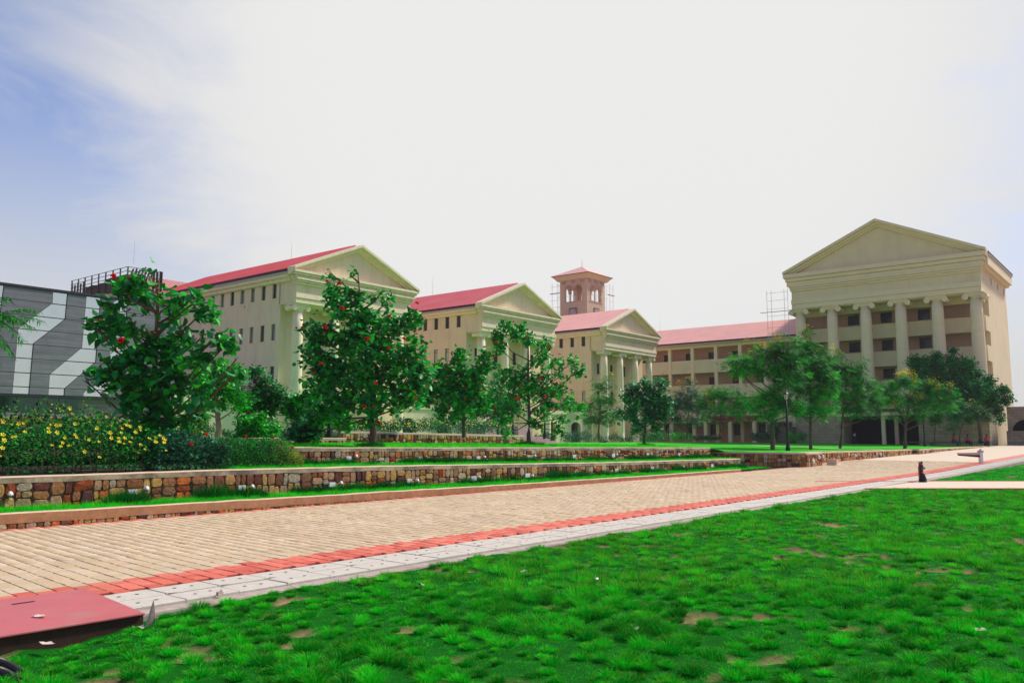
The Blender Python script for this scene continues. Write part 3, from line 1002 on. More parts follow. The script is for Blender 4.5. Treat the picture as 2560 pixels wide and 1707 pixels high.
# ================================================================== BUILDINGS
def wall_holes(mb, F, u0, u1, z0, z1, holes, depth=.25, m=0, mr=0):
    "flat wall at v=0 with rectangular holes (ua,ub,za,zb) and their reveals going inward"
    us = sorted({u0, u1, *[h[0] for h in holes], *[h[1] for h in holes]})
    zs = sorted({z0, z1, *[h[2] for h in holes], *[h[3] for h in holes]})
    us = [u for u in us if u0 - 1e-6 <= u <= u1 + 1e-6]; zs = [z for z in zs if z0 - 1e-6 <= z <= z1 + 1e-6]
    for a, b_ in zip(us, us[1:]):
        run = None
        for c, d in zip(zs, zs[1:]):
            mu, mz = (a + b_) / 2, (c + d) / 2
            inh = any(h[0] < mu < h[1] and h[2] < mz < h[3] for h in holes)
            if inh:
                if run: mb.poly([F(a, 0, run[0]), F(b_, 0, run[0]), F(b_, 0, run[1]), F(a, 0, run[1])], m); run = None
            else:
                run = (run[0], d) if run else (c, d)
        if run: mb.poly([F(a, 0, run[0]), F(b_, 0, run[0]), F(b_, 0, run[1]), F(a, 0, run[1])], m)
    for a, b_, c, d in holes:
        mb.poly([F(a, 0, c), F(a, depth, c), F(a, depth, d), F(a, 0, d)], mr)
        mb.poly([F(b_, 0, c), F(b_, 0, d), F(b_, depth, d), F(b_, depth, c)], mr)
        mb.poly([F(a, 0, c), F(b_, 0, c), F(b_, depth, c), F(a, depth, c)], mr)
        mb.poly([F(a, 0, d), F(a, depth, d), F(b_, depth, d), F(b_, 0, d)], mr)


def window(root, F, a, b_, c, d, glass=None, framem=None, sill=True, rec=.16, mull='h'):
    glass = glass or GLASSD; framem = framem or DARKFRAME
    m = MB(); f = .05
    m.box(F, a, a + f, rec - .03, rec + .04, c, d); m.box(F, b_ - f, b_, rec - .03, rec + .04, c, d)
    m.box(F, a + f, b_ - f, rec - .03, rec + .04, c, c + f); m.box(F, a + f, b_ - f, rec - .03, rec + .04, d - f, d)
    if mull == 'h': m.box(F, a + f, b_ - f, rec - .025, rec + .035, d - (d - c) * .26, d - (d - c) * .26 + f)
    w_ = m.build('window', framem, root)
    p = MB(); p.poly([F(a + .02, rec, c + .02), F(b_ - .02, rec, c + .02), F(b_ - .02, rec, d - .02), F(a + .02, rec, d - .02)])
    p.build('pane', glass, w_)
    if sill:
        s_ = MB(); s_.box(F, a - .08, b_ + .08, -.07, .1, c - .09, c - .005)
        s_.build('sill', CREAMTRIM, w_)
    return w_


def column(root, F, u, v, z0, z1, r, mat, cap=.62):
    "tapering shaft with a plinth and a scrolled capital; F frame of the building"
    sh = MB()
    H = z1 - z0 - cap
    n = 20
    prof = [(0, 1.0), (.1, 1.0), (.33, 1.0), (.6, .965), (.85, .91), (1.0, .86)]
    zz = [z0 + .35 + (H - .35) * a for a, _ in prof]
    sh.tube([F(u, v, z) for z in zz], [r * q for _, q in prof], n)
    c = sh.build('column', mat, root, smooth=True)
    bs = MB(); bs.tube([F(u, v, z0 + .12), F(u, v, z0 + .22), F(u, v, z0 + .36)], [r * 1.25, r * 1.25, r * 1.05], n)
    bs.box(F, u - r * 1.35, u + r * 1.35, v - r * 1.35, v + r * 1.35, z0, z0 + .13)
    bs.build('base', mat, c)
    cp = MB(); zc = z1 - cap
    k = r / .53
    cp.tube([F(u, v, zc - .02), F(u, v, zc + .12), F(u, v, zc + .2)], [r * .88, r * .95, r * 1.1], n)
    cp.box(F, u - r * 1.45, u + r * 1.45, v - r * 1.15, v + r * 1.15, z1 - .14, z1 + .004)
    cp.box(F, u - r * 1.15, u + r * 1.15, v - r * 1.0, v + r * 1.0, zc + .16, z1 - .14)
    for sg in (-1, 1):
        cu = u + sg * r * 1.33
        cz = z1 - .14 - .24 * k
        rr = .25 * k
        cp.tube([F(cu, v - r * 1.12, cz), F(cu, v - r * 1.05, cz), F(cu, v, cz), F(cu, v + r * 1.05, cz), F(cu, v + r * 1.12, cz)],
                [rr, rr, rr * .8, rr, rr], 14)
        cp.tube([F(cu, v - r * 1.17, cz), F(cu, v - r * 1.11, cz)], [rr * .45, rr * .5], 10)
    cp.build('capital', mat, c)
    return c


def temple(name, F, Wd, length, zb, zent, zfr, zeave, zpk, ncol, r, wallm, trim, roofm, label, cat, grp=None, portico=2.25, loc=None, sidewins=None,
           ov=.62, sidewall_from=None, colz=None, colpos=None, far_side=True):
    root = thing(name, loc, label, cat, grp)
    vb = portico
    # entablature body
    b = MB()
    b.box(F, 0, Wd, 0, vb + .2, zent, zeave - .02)
    b.build('entablature', wallm, root)
    # moulded bands of the front
    h = zfr - zent
    zs = [(zent, zent + h * .20, .05), (zent + h * .20, zent + h * .40, .13)]
    nb = 3
    top0 = zent + h * .75
    for i in range(nb):
        zs.append((top0 + (zfr - top0) * i / nb, top0 + (zfr - top0) * (i + 1) / nb, .08 + .13 * (i + 1)))
    for (a, c, pr) in zs:
        m = MB()
        m.box(F, -pr * .5, Wd + pr * .5, -pr, .3, a + .015, c - .035)
        m.box(F, -pr * .5 + .04, Wd + pr * .5 - .04, -pr + .07, .3, c - .035, c + .015)
        m.build('moulding', trim, root)
    # cornice all round
    m = MB()
    hc = zeave - zfr
    for q0, q1, oo in ((.0, .30, .50), (.34, .62, .74), (.66, 1.0, 1.0)):
        m.box(F, -ov * oo, Wd + ov * oo, -ov * oo, .5 + oo * .01, zfr + hc * q0, zfr + hc * q1)
        m.box(F, -ov * oo + .09, Wd + ov * oo - .09, -ov * oo + .09, .48, zfr + hc * q1, zfr + hc * (q1 + .04) if q1 < 1 else zfr + hc * q1 + .001)
    m.box(F, -ov * .3, Wd + ov * .3, -ov * .3, .52, zfr - .16, zfr)
    m.box(F, -ov, .3, .5, length, zfr + .08, zeave - .05)
    m.box(F, -ov * .55, .3, .52, length, zfr - .22, zfr + .08)
    m.box(F, Wd - .3, Wd + ov, .5, length, zfr + .08, zeave - .05)
    m.box(F, Wd - .3, Wd + ov * .55, .52, length, zfr - .22, zfr + .08)
    m.build('cornice', trim, root)
    # tympanum and raking cornice
    mid = Wd / 2
    m = MB()
    m.poly([F(-ov * .3, .15, zeave), F(Wd + ov * .3, .15, zeave), F(mid, .15, zpk - .25)])
    m.build('tympanum', wallm, root)
    th = (zpk - zeave) * .085 + .12
    for sg in (0, 1):
        ue = -ov - .05 if sg == 0 else Wd + ov + .05
        m = MB()
        for (v0, v1, a, c) in ((-ov - .05, .4, 0.0, th * .55), (-ov * .55, .4, -th * .5, 0.0), (-ov * .25, .4, -th * .9, -th * .5)):
            m.hexa([F(ue, v0, zeave + a), F(mid, v0, zpk - th + a), F(mid, v1, zpk - th + a), F(ue, v1, zeave + a),
                    F(ue, v0, zeave + c), F(mid, v0, zpk - th + c), F(mid, v1, zpk - th + c), F(ue, v1, zeave + c)])
        m.build('raking_cornice', trim, root)
    # roof
    for sg in (0, 1):
        ue = -ov - .12 if sg == 0 else Wd + ov + .12
        m = MB()
        v0 = .42
        a, c = zeave + .01, zpk - th * .40
        m.hexa([F(ue, v0, a), F(mid, v0, c), F(mid, length, c), F(ue, length, a),
                F(ue, v0, a + .10), F(mid, v0, c + .10), F(mid, length, c + .10), F(ue, length, a + .10)])
        rf = m.build('roof', roofm, root)
        m = MB()
        n = int(length / .45)
        for i in range(n):
            v = v0 + .2 + i * .45
            m.hexa([F(ue, v, a + .10), F(mid, v, c + .10), F(mid, v + .05, c + .10), F(ue, v + .05, a + .10),
                    F(ue, v, a + .13), F(mid, v, c + .13), F(mid, v + .05, c + .13), F(ue, v + .05, a + .13)])
        m.build('roof_ribs', roofm, rf, kind='stuff')
        m = MB()
        s1, s2 = (ue - .03, ue) if sg == 0 else (ue, ue + .03)
        m.box(F, s1, s2, v0, length, a - .14, a + .11)
        m.build('fascia', MAROON, rf)
        m = MB()
        s1, s2 = (ue - .02, ue + .14) if sg == 0 else (ue - .14, ue + .02)
        m.box(F, s1, s2, v0, length, a - .30, a - .15)
        m.build('gutter', GUTTER, rf)
    # walls
    Fs = lambda u, v, z: F(v, u, z)                       # side wall: u runs inward, v runs into the body
    m = MB()
    holes = [w_[0:4] for w_ in (sidewins or [])]
    sw = vb if sidewall_from is None else sidewall_from
    wall_holes(m, Fs, sw, length, zb, zeave - .2, holes, .3)
    m.poly([F(0, sw, zb), F(.9, sw, zb), F(.9, sw, zent), F(0, sw, zent)])
    Fs2 = lambda u, v, z: F(Wd - v, u, z)
    if far_side is True:
        wall_holes(m, Fs2, sw, length, zb, zeave - .2, [], .3)
    m.poly([F(0, length, zb), F(Wd, length, zb), F(Wd, length, zeave), F(0, length, zeave)])
    if sidewall_from is None:
        wall_holes(m, lambda u, v, z: F(u, vb + .01 + v, z), 0.9, Wd, zb, zent + .1, [(Wd * (k + .5) / 4 - .35, Wd * (k + .5) / 4 + .35, zz, zz + 1.5) for k in range(4) for zz in (10.2, 6.4)], .3)
    m.build('wall', wallm, root)
    if sidewall_from is None:
        for k in range(4):
            for zz in (10.2, 6.4):
                window(root, lambda u, v, z: F(u, vb + v, z), Wd * (k + .5) / 4 - .35, Wd * (k + .5) / 4 + .35, zz, zz + 1.5)
    m = MB(); m.box(F, .3, Wd - .3, .3, vb, zent - .12, zent - .005); m.build('portico_ceiling', trim, root)
    for w_ in (sidewins or []):
        window(root, Fs, *w_[0:4], glass=w_[4] if len(w_) > 4 else None)
    pos = colpos or [.8 + (Wd - 1.6) * i / (ncol - 1) for i in range(ncol)]
    for u in pos:
        column(root, F, u, .75 if r < .6 else .95, colz or zb, zent, r, trim)
    return root


def F_wing(s0):
    return lambda u, v, z: W(s0 + u, -59.7 - v, z)


zb = .9
lab = ['cream temple-fronted wing with red roof and scroll-topped columns, largest and nearest on the left',
       'cream temple-fronted wing with red roof, middle of the three in the row',
       'cream temple-fronted wing with pale red roof, farthest of three, before the clock tower']
for k, (s0, sp, n, L) in enumerate(((44.45, 1.66, 11, 26), (69.4, 1.76, 12, 26), (94.9, 1.87, 8, 26))):
    wins = []
    for z_, gl in ((14.0, GLASSD), (10.2, GLASSG), (6.4, GLASSG), (2.6, GLASSD)):
        for i in range(n):
            u = 2.56 + .05 + i * sp + .25
            if k == 1: u += .3
            if k == 2: u += .35
            wins.append((u, u + .62, z_, z_ + 1.5, (rnd.choice([GLASSC, GLASSC, GLASSD]) if k == 0 else (GLASSD if z_ > 13 else rnd.choice([GLASSP, GLASSP, GLASSC])))))
    temple('academic_wing', F_wing(s0), 13.9, L, zb, 13.35, 15.55, 16.2, 19.85, 4, .53, CREAM, CREAMTRIM, REDROOF if k == 0 else (REDROOF if k == 1 else PINKROOF),
           lab[k], 'building', 'cream temple-fronted wings in a row', loc=W(s0, -59.7, zb), sidewins=wins)
# raised terraces with maroon railings between the wings
for k, (sa_, sb_) in enumerate(((30, 44.4), (58.4, 69.3), (83.4, 94.8))):
    F = lambda u, v, z, sa_=sa_: W(sa_ + u, -62.4 - v, z)
    L = sb_ - sa_
    root = thing('terrace', W(sa_, -62.4, zb), ['raised cream terrace with maroon railing left of the nearest wing', 'raised cream terrace with maroon railing between the nearest and middle wings',
                 'raised cream terrace with arches and maroon railing between the middle and farthest wings'][k], 'terrace', 'raised terraces between the wings')
    m = MB()
    m.box(F, 0, L, 0, 12, 4.55, 5.0)
    m.build('floor_slab', CREAMTRIM, root)
    m = MB()
    hs = []
    nb = max(2, int(L / 4))
    for i in range(nb):
        c = L * (i + .5) / nb
        hs.append((c - 1.1, c + 1.1, zb, 3.6))
    wall_holes(m, lambda u, v, z: F(u, v + .15, z), 0, L, zb, 4.55, hs, .5)
    m.build('wall', CREAM, root)
    m = MB()
    for h in hs:
        c = (h[0] + h[1]) / 2
        n = 10
        for j in range(n):
            a0, a1 = math.pi * j / n, math.pi * (j + 1) / n
            m.poly([F(c + 1.1 * math.cos(a0), .16, 3.0 + .6 * math.sin(a0)), F(c + 1.1 * math.cos(a1), .16, 3.0 + .6 * math.sin(a1)), F(c + 1.1 * math.cos(a1), .16, 3.62), F(c + 1.1 * math.cos(a0), .16, 3.62)])
    m.build('arch', CREAMTRIM, root)
    m = MB(); m.box(F, 0, L, 4, 4.2, zb, 4.5); m.build('shade_painted_back_wall', VOIDM, root)  # black sheet: the depth shade of the arches is in its colour
    m = MB()
    for i in range(int(L / 1.4) + 1):
        m.box(F, min(i * 1.4, L - .08), min(i * 1.4, L - .08) + .08, .1, .18, 5.0, 6.0)
    for zz in (5.12, 5.28, 5.44, 5.60, 5.76, 5.92):
        m.box(F, 0, L, .11, .17, zz, zz + .10)
    m.build('railing', MAROON, root)

# spine building with the steel roof frame, top left
root = thing('spine_block', W(42, -85, zb), 'beige block with ribbed red roof behind the nearest wing, under the dark roof frame', 'building')
F = lambda u, v, z: W(42 + u, -85.2 - v, z)
m = MB()
m.box(F, 0, 60, .6, 14, zb, 15.6)
m.build('wall', bsdf_mat("beige_render", (.62, .47, .30), .85, var=.05), root)
m = MB()
m.box(F, -.6, 60, -.0, 14.6, 15.6, 16.2)
m.build('cornice', CREAMTRIM, root)
zr0, zr1, ud = 16.2, 20.0, 7.3
m = MB()
m.hexa([F(4.3, -.3, zr0), F(60, -.3, zr0), F(60, ud, zr1), F(4.3, ud, zr1), F(4.3, -.3, zr0 + .1), F(60, -.3, zr0 + .1), F(60, ud, zr1 + .1), F(4.3, ud, zr1 + .1)])
m.hexa([F(4.3, ud, zr1), F(60, ud, zr1), F(60, 14.9, zr0), F(4.3, 14.9, zr0), F(4.3, ud, zr1 + .1), F(60, ud, zr1 + .1), F(60, 14.9, zr0 + .1), F(4.3, 14.9, zr0 + .1)])
rf = m.build('roof', PINKROOF, root)
for i in range(38):
    u = 4.4 + i * .42
    m = MB()
    m.hexa([F(u, -.3, zr0 + .1), F(u + .07, -.3, zr0 + .1), F(u + .07, ud, zr1 + .1), F(u, ud, zr1 + .1), F(u, -.3, zr0 + .17), F(u + .07, -.3, zr0 + .17), F(u + .07, ud, zr1 + .17), F(u, ud, zr1 + .17)])
    m.build('roof_rib', bsdf_mat("roof_rib", (.5, .12, .12), .6, var=.05), rf)
m = MB(); m.box(F, -.5, 4.25, .1, 14.5, 16.2, 16.75); m.build('flat_roof', PINK, root)

pg = thing('roof_frame', W(42, -84, 16.7), 'dark steel screen frame with posts and slats on the flat roof at top left', 'roof frame')
F = lambda u, v, z: W(42 + u, -85.2 - v, z)
zt_ = 19.45
m = MB()
for v in [i * 1.62 for i in range(9)]:
    m.box(F, 0, .12, v, v + .09, 16.7, zt_)
for u in [.95, 1.9, 2.85, 3.8]:
    m.box(F, u, u + .09, 0, .12, 16.7, zt_)
m.build('post', STEELB, pg)
for zz in (zt_, zt_ - .42, zt_ - .84, zt_ - 1.25):
    m = MB(); m.box(F, 0, .05, 0, 13.2, zz - .05, zz); m.box(F, 0, 3.9, 0, .05, zz - .05, zz); m.build('rail', STEELB, pg)
for i in range(5):
    m = MB(); m.box(F, .12, .2, 13.0 - i * .72, 13.32 - i * .72, 16.6, zt_ - .45 - .1 * (i % 2)); m.build('slat', STEELB, pg)
for i in range(26):
    m = MB(); v = 9.4 - i * .36; m.box(F, .12, .2, v, v + .30, 16.6, zt_ - 1.05 - .12 * rnd.random() + .35 * (i > 12)); m.build('slat', bsdf_mat("slat_brown", (.07, .025, .03), .7, var=.2), pg)
for i in range(3):
    m = MB(); u = 2.9 + i * .38; m.box(F, u, u + .2, .12, .3, 16.6, zt_ + .05 - .12 * (2 - i)); m.build('slat', STEELB, pg)
for i in range(7):
    m = MB(); u = .3 + i * .36; m.hexa([F(u, .5, 18.0), F(u + .2, .5, 18.0), F(u + .2, .55, 18.0), F(u, .55, 18.0), F(u + .5, .5, 19.4), F(u + .7, .5, 19.4), F(u + .7, .55, 19.4), F(u + .5, .55, 19.4)])
    m.build('slat', MAROON, pg)

# ---- right hand temple block
FD = lambda u, v, z: W(115 + v, -41.4 + u, z)
LD = 19.5
wins = [(2.2 + 5.03 * i, 2.2 + 5.03 * i + 1.0, 21.35, 22.2, WHITE) for i in range(4)]  # white panes paint in the bright sky showing at these openings
# side facing the camera's right is u = Wd: mirror the frame so that the builder's windowed side lies there
FDm = lambda u, v, z: FD(23.5 - u, v, z)
D = temple('temple_block', FDm, 23.5, LD, .6, 19.45, 22.75, 24.35, 30.7, 6, .78, KHAKI, bsdf_mat("khaki_trim", (0.80, 0.65, 0.415), .8, var=.05, scale=.8, stain=((.36, .32, .18), .5, .55, .85, .3)), REDROOF,
           'tall khaki block with huge triangular gable over six scroll-topped columns on the right', 'building', loc=W(115, -17.9, .6), sidewins=wins,
           ov=.85, sidewall_from=4.7, portico=4.7, colz=4.4, colpos=[.8 + 4.38 * i for i in range(6)], far_side=True)
KT = MATS["khaki_trim"]
for zf in (5.4, 7.25, 11.05, 14.86):
    m = MB(); top = {5.4: 5.55, 7.25: 9.2, 11.05: 13.05, 14.86: 16.77}[zf]
    m.box(FD, 0, 23.5, 3.0, 3.2, zf, top)
    m.box(FD, 23.3, 23.5, 2.0, 4.7, zf, top)
    m.box(FD, 0, .2, 2.0, 4.7, zf, top)
    m.build('balcony_parapet', KHAKI, D)
    m = MB(); m.box(FD, .2, 23.3, 3.2, 5.6, zf, zf + .3); m.build('floor_slab', KHAKI, D)
m = MB(); m.box(FD, .2, 23.3, 3.0, 3.4, 18.55, 19.4); m.build('beam', KT, D)
m = MB()
hs = []
for f_, z_ in enumerate((9.5, 13.4, 17.2)):
    for k in range(3):
        u = [5.9, 10.25, 15.0][k]
        hs.append((u, u + 1.5, z_, z_ + 1.4))
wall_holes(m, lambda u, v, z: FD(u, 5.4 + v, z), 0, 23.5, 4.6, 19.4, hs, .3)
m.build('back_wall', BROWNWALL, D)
for h in hs: window(D, lambda u, v, z: FD(u, 5.4 + v, z), *h, sill=False, mull=None)
# ground storey of squared stone with a wide dark opening
def uvwall(mb, F, u0, u1, z0, z1, v=0, m=0):
    mb.poly([F(u0, v, z0), F(u1, v, z0), F(u1, v, z1), F(u0, v, z1)], m, [(u0, z0), (u1, z0), (u1, z1), (u0, z1)])


for a, c in ((0, 6.4), (15.6, 23.5)):
    m = MB(); uvwall(m, FD, a, c, .4, 4.4, -.3)
    m.poly([FD(a, -.3, .4), FD(a, 5, .4), FD(a, 5, 4.4), FD(a, -.3, 4.4)], 0, [(0, .4), (5, .4), (5, 4.4), (0, 4.4)])
    m.poly([FD(c, -.3, .4), FD(c, 5, .4), FD(c, 5, 4.4), FD(c, -.3, 4.4)], 0, [(0, .4), (5, .4), (5, 4.4), (0, 4.4)])
    m.build('stone_wall', BLOCK, D)
m = MB(); m.box(FD, -.1, 23.6, -.35, 5.4, 4.4, 4.85); m.build('podium_slab', KT, D)
m = MB(); m.box(FD, 6.4, 15.6, 3.2, 3.4, .4, 4.4); m.build('hall_shade_sheet', VOIDM, D)  # near-black sheet paints the gloom of the hall opening
m = MB(); m.box(FD, 6.4, 15.6, -.2, 3.2, .45, .6); m.build('hall_floor', BROWNWALL, D)
for u in (11.0, 12.6):
    m = MB(); m.box(FD, u, u + .45, .3, .75, .6, 4.4); m.build('pillar', KT if u < 12 else BROWNWALL, D)
# stair at the left of the stone base
st_ = thing('stairs', W(113, -43, .6), 'stone steps with dark sloping side at the left foot of the temple block', 'stairs')
for i in range(8):
    m = MB(); m.box(lambda u, v, z: W(112.5 + v, -46.5 + u, z), i * .55, 5.2, 0, 2.0, .5 + i * .32, .82 + i * .32); m.build('step', GREYBLOCK if i % 2 else BLOCK, st_)
# ---- arcade wall at the far right
arc = thing('arcade_wall', W(118, -16, .5), 'grey stone wall with round arches and a low parapet at the far right', 'wall')
FA = lambda u, v, z: W(119 + v, -16.6 + u, z)
m = MB()
uvz = 3.0
nA = 9
cs = [1.9 + 4.3 * i for i in range(nA)]
rA = 1.45
top = 5.0
zsp = 2.3
x0 = 0
for c in cs:
    uvwall(m, FA, x0, c - rA, .4, top)
    n = 14
    for j in range(n):
        a0, a1 = math.pi - math.pi * j / n, math.pi - math.pi * (j + 1) / n
        ua, ub = c + rA * math.cos(a0), c + rA * math.cos(a1)
        za, zb2 = zsp + rA * math.sin(a0), zsp + rA * math.sin(a1)
        m.poly([FA(ua, 0, za), FA(ub, 0, zb2), FA(ub, 0, top), FA(ua, 0, top)], 0, [(ua, za), (ub, zb2), (ub, top), (ua, top)])
        m.poly([FA(ua, 0, za), FA(ub, 0, zb2), FA(ub, .5, zb2), FA(ua, .5, za)], 0, [(0, 0), (.1, 0), (.1, .5), (0, .5)])
    x0 = c + rA
uvwall(m, FA, x0, x0 + 1, .4, top)
m.box(FA, 0, x0 + 1, -.1, 4.2, top, top + .35)
m.build('wall', GREYBLOCK, arc)
m = MB(); uvwall(m, FA, 0, x0 + 1, .4, zsp - .05, -1.2); m.box(FA, 0, x0 + 1, -1.3, -1.0, zsp - .05, zsp + .08); m.build('parapet', GREYBLOCK, arc)
m = MB(); m.box(FA, 0, x0 + 1, 4.0, 4.2, .4, top); m.build('shade_painted_back_wall', VOIDM, arc)  # painted black for the shade inside the arcade
m = MB(); m.box(lambda u, v, z: W(129 + v, -13 + u, z), 0, 40, 0, 5, .5, 6.3); tag(m.build('low_grey_block', bsdf_mat("grey_roof", (.33, .29, .29), .9, var=.08), loc=W(129, -13, .5)), 'low plain grey block just showing above the stone arcade', 'building')

# ---- long gallery building in the middle distance
E_ = thing('gallery_block', W(117, -60, .9), 'long three storey gallery block with open balconies and pale red roof behind the trees', 'building')
FE = lambda u, v, z: W(117 + v, -41.6 - u, z)
LE = 44.0
posts = [.6 + 3.86 * i for i in range(12)]
for z0_, z1_ in ((11.35, 13.35), (7.5, 9.5), (3.8, 5.75)):
    m = MB(); m.box(FE, 0, LE, 0, .2, z0_, z1_); m.build('balcony_parapet', KHAKI, E_)
    m = MB(); m.box(FE, 0, LE, .2, 2.9, z0_, z0_ + .3); m.build('floor_slab', KHAKI, E_)
m = MB(); m.box(FE, 0, LE, 0, .3, 15.2, 15.85); m.build('beam', KT, E_)
for u in posts:
    m = MB(); m.box(FE, u, u + .5, -.06, .36, .8, 15.6); m.build('post', KT, E_)
m = MB()
hs = []
for z_, hh in ((13.3, 2.0), (9.45, 2.0), (5.75, 1.9), (1.9, 1.7)):
    for i in range(11):
        u = posts[i] + 1.75
        hs.append((u, u + 1.0, z_ - (.6 if z_ > 3 else 0), z_ - (.6 if z_ > 3 else 0) + hh))
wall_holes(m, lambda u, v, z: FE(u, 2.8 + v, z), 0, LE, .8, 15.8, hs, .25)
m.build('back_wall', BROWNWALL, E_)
for i, h in enumerate(hs): window(E_, lambda u, v, z: FE(u, 2.8 + v, z), *h, sill=False, framem=REDDOOR if 8 < h[2] < 10 else None, glass=REDDOOR if 8 < h[2] < 10 else GLASSD, mull=None)
m = MB()
zr0, zr1 = 15.95, 19.0
m.hexa([FE(-.4, -.9, zr0), FE(LE, -.9, zr0), FE(LE, 5.2, zr1), FE(-.4, 5.2, zr1), FE(-.4, -.9, zr0 + .1), FE(LE, -.9, zr0 + .1), FE(LE, 5.2, zr1 + .1), FE(-.4, 5.2, zr1 + .1)])
m.hexa([FE(-.4, 5.2, zr1), FE(LE, 5.2, zr1), FE(LE, 11.4, zr0), FE(-.4, 11.4, zr0), FE(-.4, 5.2, zr1 + .1), FE(LE, 5.2, zr1 + .1), FE(LE, 11.4, zr0 + .1), FE(-.4, 11.4, zr0 + .1)])
rf = m.build('roof', PINKROOF, E_)
m = MB(); m.box(FE, -.4, LE, -.93, -.9, zr0 - .12, zr0 + .11); m.build('fascia', MAROON, rf)
m = MB(); m.box(FE, -.4, LE, -.88, -.72, zr0 - .28, zr0 - .1); m.build('gutter', GUTTER, rf)
m = MB()
for i in range(97):
    u = -.3 + i * .45
    m.hexa([FE(u, -.9, zr0 + .1), FE(u + .05, -.9, zr0 + .1), FE(u + .05, 5.2, zr1 + .1), FE(u, 5.2, zr1 + .1), FE(u, -.9, zr0 + .13), FE(u + .05, -.9, zr0 + .13), FE(u + .05, 5.2, zr1 + .13), FE(u, 5.2, zr1 + .13)])
m.build('roof_ribs', PINKROOF, rf, kind='stuff')
cn = thing('entrance_canopy', W(114, -50, 4.2), 'small dark red canopy on cream pillars at the foot of the gallery block', 'canopy')
FC = lambda u, v, z: W(113.4 + v, -55.2 + u, z)
m = MB(); m.hexa([FC(0, 0, 4.0), FC(8.6, 0, 4.0), FC(8.6, 3.6, 4.3), FC(0, 3.6, 4.3), FC(.3, .2, 4.5), FC(8.3, .2, 4.5), FC(8.3, 3.6, 4.8), FC(.3, 3.6, 4.8)]); m.build('canopy_roof', bsdf_mat("canopy_red", (.22, .012, .03), .6, var=.1), cn)
for u in (.5, 4.3, 7.9):
    m = MB(); m.box(FC, u, u + .5, .3, .8, .8, 4.02); m.build('pillar', CREAM, cn)

# ---- clock tower
s0t, t0t = 138.34, -91.18
TW = thing('clock_tower', W(s0t, t0t, .9), 'pale brown belfry tower with paired arches, red pyramid roof and clock panels', 'tower')
wT = 6.6
FT = {'front': lambda u, v, z: W(s0t + v, t0t - u, z), 'right': lambda u, v, z: W(s0t + u, t0t - v, z),
      'back': lambda u, v, z: W(s0t + wT - v, t0t - u, z), 'left': lambda u, v, z: W(s0t + u, t0t - wT + v, z)}
for key, F in FT.items():
    m = MB()
    d = .55
    m.box(F, d * 1.001, wT - d * 1.001, 0, d, .9, 29.0)
    a1, a2, b1, b2 = 1.15, 3.1, 3.5, 5.45
    m.box(F, d, a1, 0, d, 29.0, 33.4); m.box(F, b2, wT - d, 0, d, 29.0, 33.4)
    m.box(F, a1, b2, 0, d, 32.4, 33.4)
    for (p, q) in ((a1, a2 + .2), (b1 - .2, b2)):
        c, r = (p + q) / 2, (q - p) / 2
        n = 10
        for j in range(n):
            x0_, x1_ = math.pi * j / n, math.pi * (j + 1) / n
            ua, ub = c + r * math.cos(x0_), c + r * math.cos(x1_)
            za, zc_ = 31.3 + r * math.sin(x0_), 31.3 + r * math.sin(x1_)
            m.hexa([F(ua, 0, za), F(ub, 0, zc_), F(ub, d, zc_), F(ua, d, za), F(ua, 0, 32.41), F(ub, 0, 32.41), F(ub, d, 32.41), F(ua, d, 32.41)])
    m.build('wall', TILE, TW)
    for (p, q) in ((a1, a2 + .2), (b1 - .2, b2)):
        c, r = (p + q) / 2, (q - p) / 2
        m = MB()
        pts = [F(c + (r + .06) * math.cos(math.pi * j / 12), -.05, 31.3 + (r + .06) * math.sin(math.pi * j / 12)) for j in range(13)]
        m.tube(pts, .13, 6)
        m.build('arch_moulding', PINK, TW)
    m = MB(); m.tube([F(wT / 2, .25, 29.0), F(wT / 2, .25, 31.3)], [.17, .14], 10); m.box(F, wT / 2 - .25, wT / 2 + .25, 0, .5, 31.2, 31.5); m.build('pillar', PINK, TW)
    m = MB(); m.box(F, .9, wT - .9, -.12, .6, 28.85, 29.02); m.build('sill', PINK, TW)
    if key in ('front', 'right'):
        m = MB(); m.box(F, 2.35, 4.35, -.12, -.02, 25.7, 27.7); ck = m.build('clock_panel', bsdf_mat("clock_frame", (.32, .05, .10), .7, var=.05), TW)
        m = MB(); m.box(F, 2.55, 4.15, -.16, -.10, 25.9, 27.5); m.build('panel_field', bsdf_mat("clock_grey", (.22, .19, .21), .7, var=.2), ck)
        m = MB()
        for j in range(12):
            an = 2 * math.pi * j / 12
            m.tube([F(3.35 + .62 * math.cos(an), -.2, 26.7 + .62 * math.sin(an)), F(3.35 + .62 * math.cos(an + .53), -.2, 26.7 + .62 * math.sin(an + .53))], .06, 5)
        m.build('dial_ring', WHITE, ck)
        m = MB(); n = 14; m.poly([F(3.35 + .38 * math.cos(2 * math.pi * j / n), -.19, 26.65 + .5 * math.sin(2 * math.pi * j / n)) for j in range(n)]); m.build('dial_centre', PINK, ck)
    for x in (1.0, 3.3, 5.6):
        m = MB()
        for dx in (-.3, 0, .3):
            m.box(F, x + dx - .08, x + dx + .08, -.45, .0, 33.0, 33.4); m.box(F, x + dx - .07, x + dx + .07, -.22, .0, 32.7, 33.0)
        m.build('bracket', PINK, TW)
m = MB()
for a, c in ((0, 0), (wT - .56, 0), (0, wT - .56), (wT - .56, wT - .56)):
    FF = FT['front']
    m.box(FF, a, a + .56, c, c + .56, .9, 33.4)
m.build('corner_pier', TILE, TW)
FF = FT['front']
m = MB(); m.box(FF, .5, wT - .5, .5, wT - .5, 28.6, 28.9); m.build('belfry_floor', TILE, TW)
m = MB()
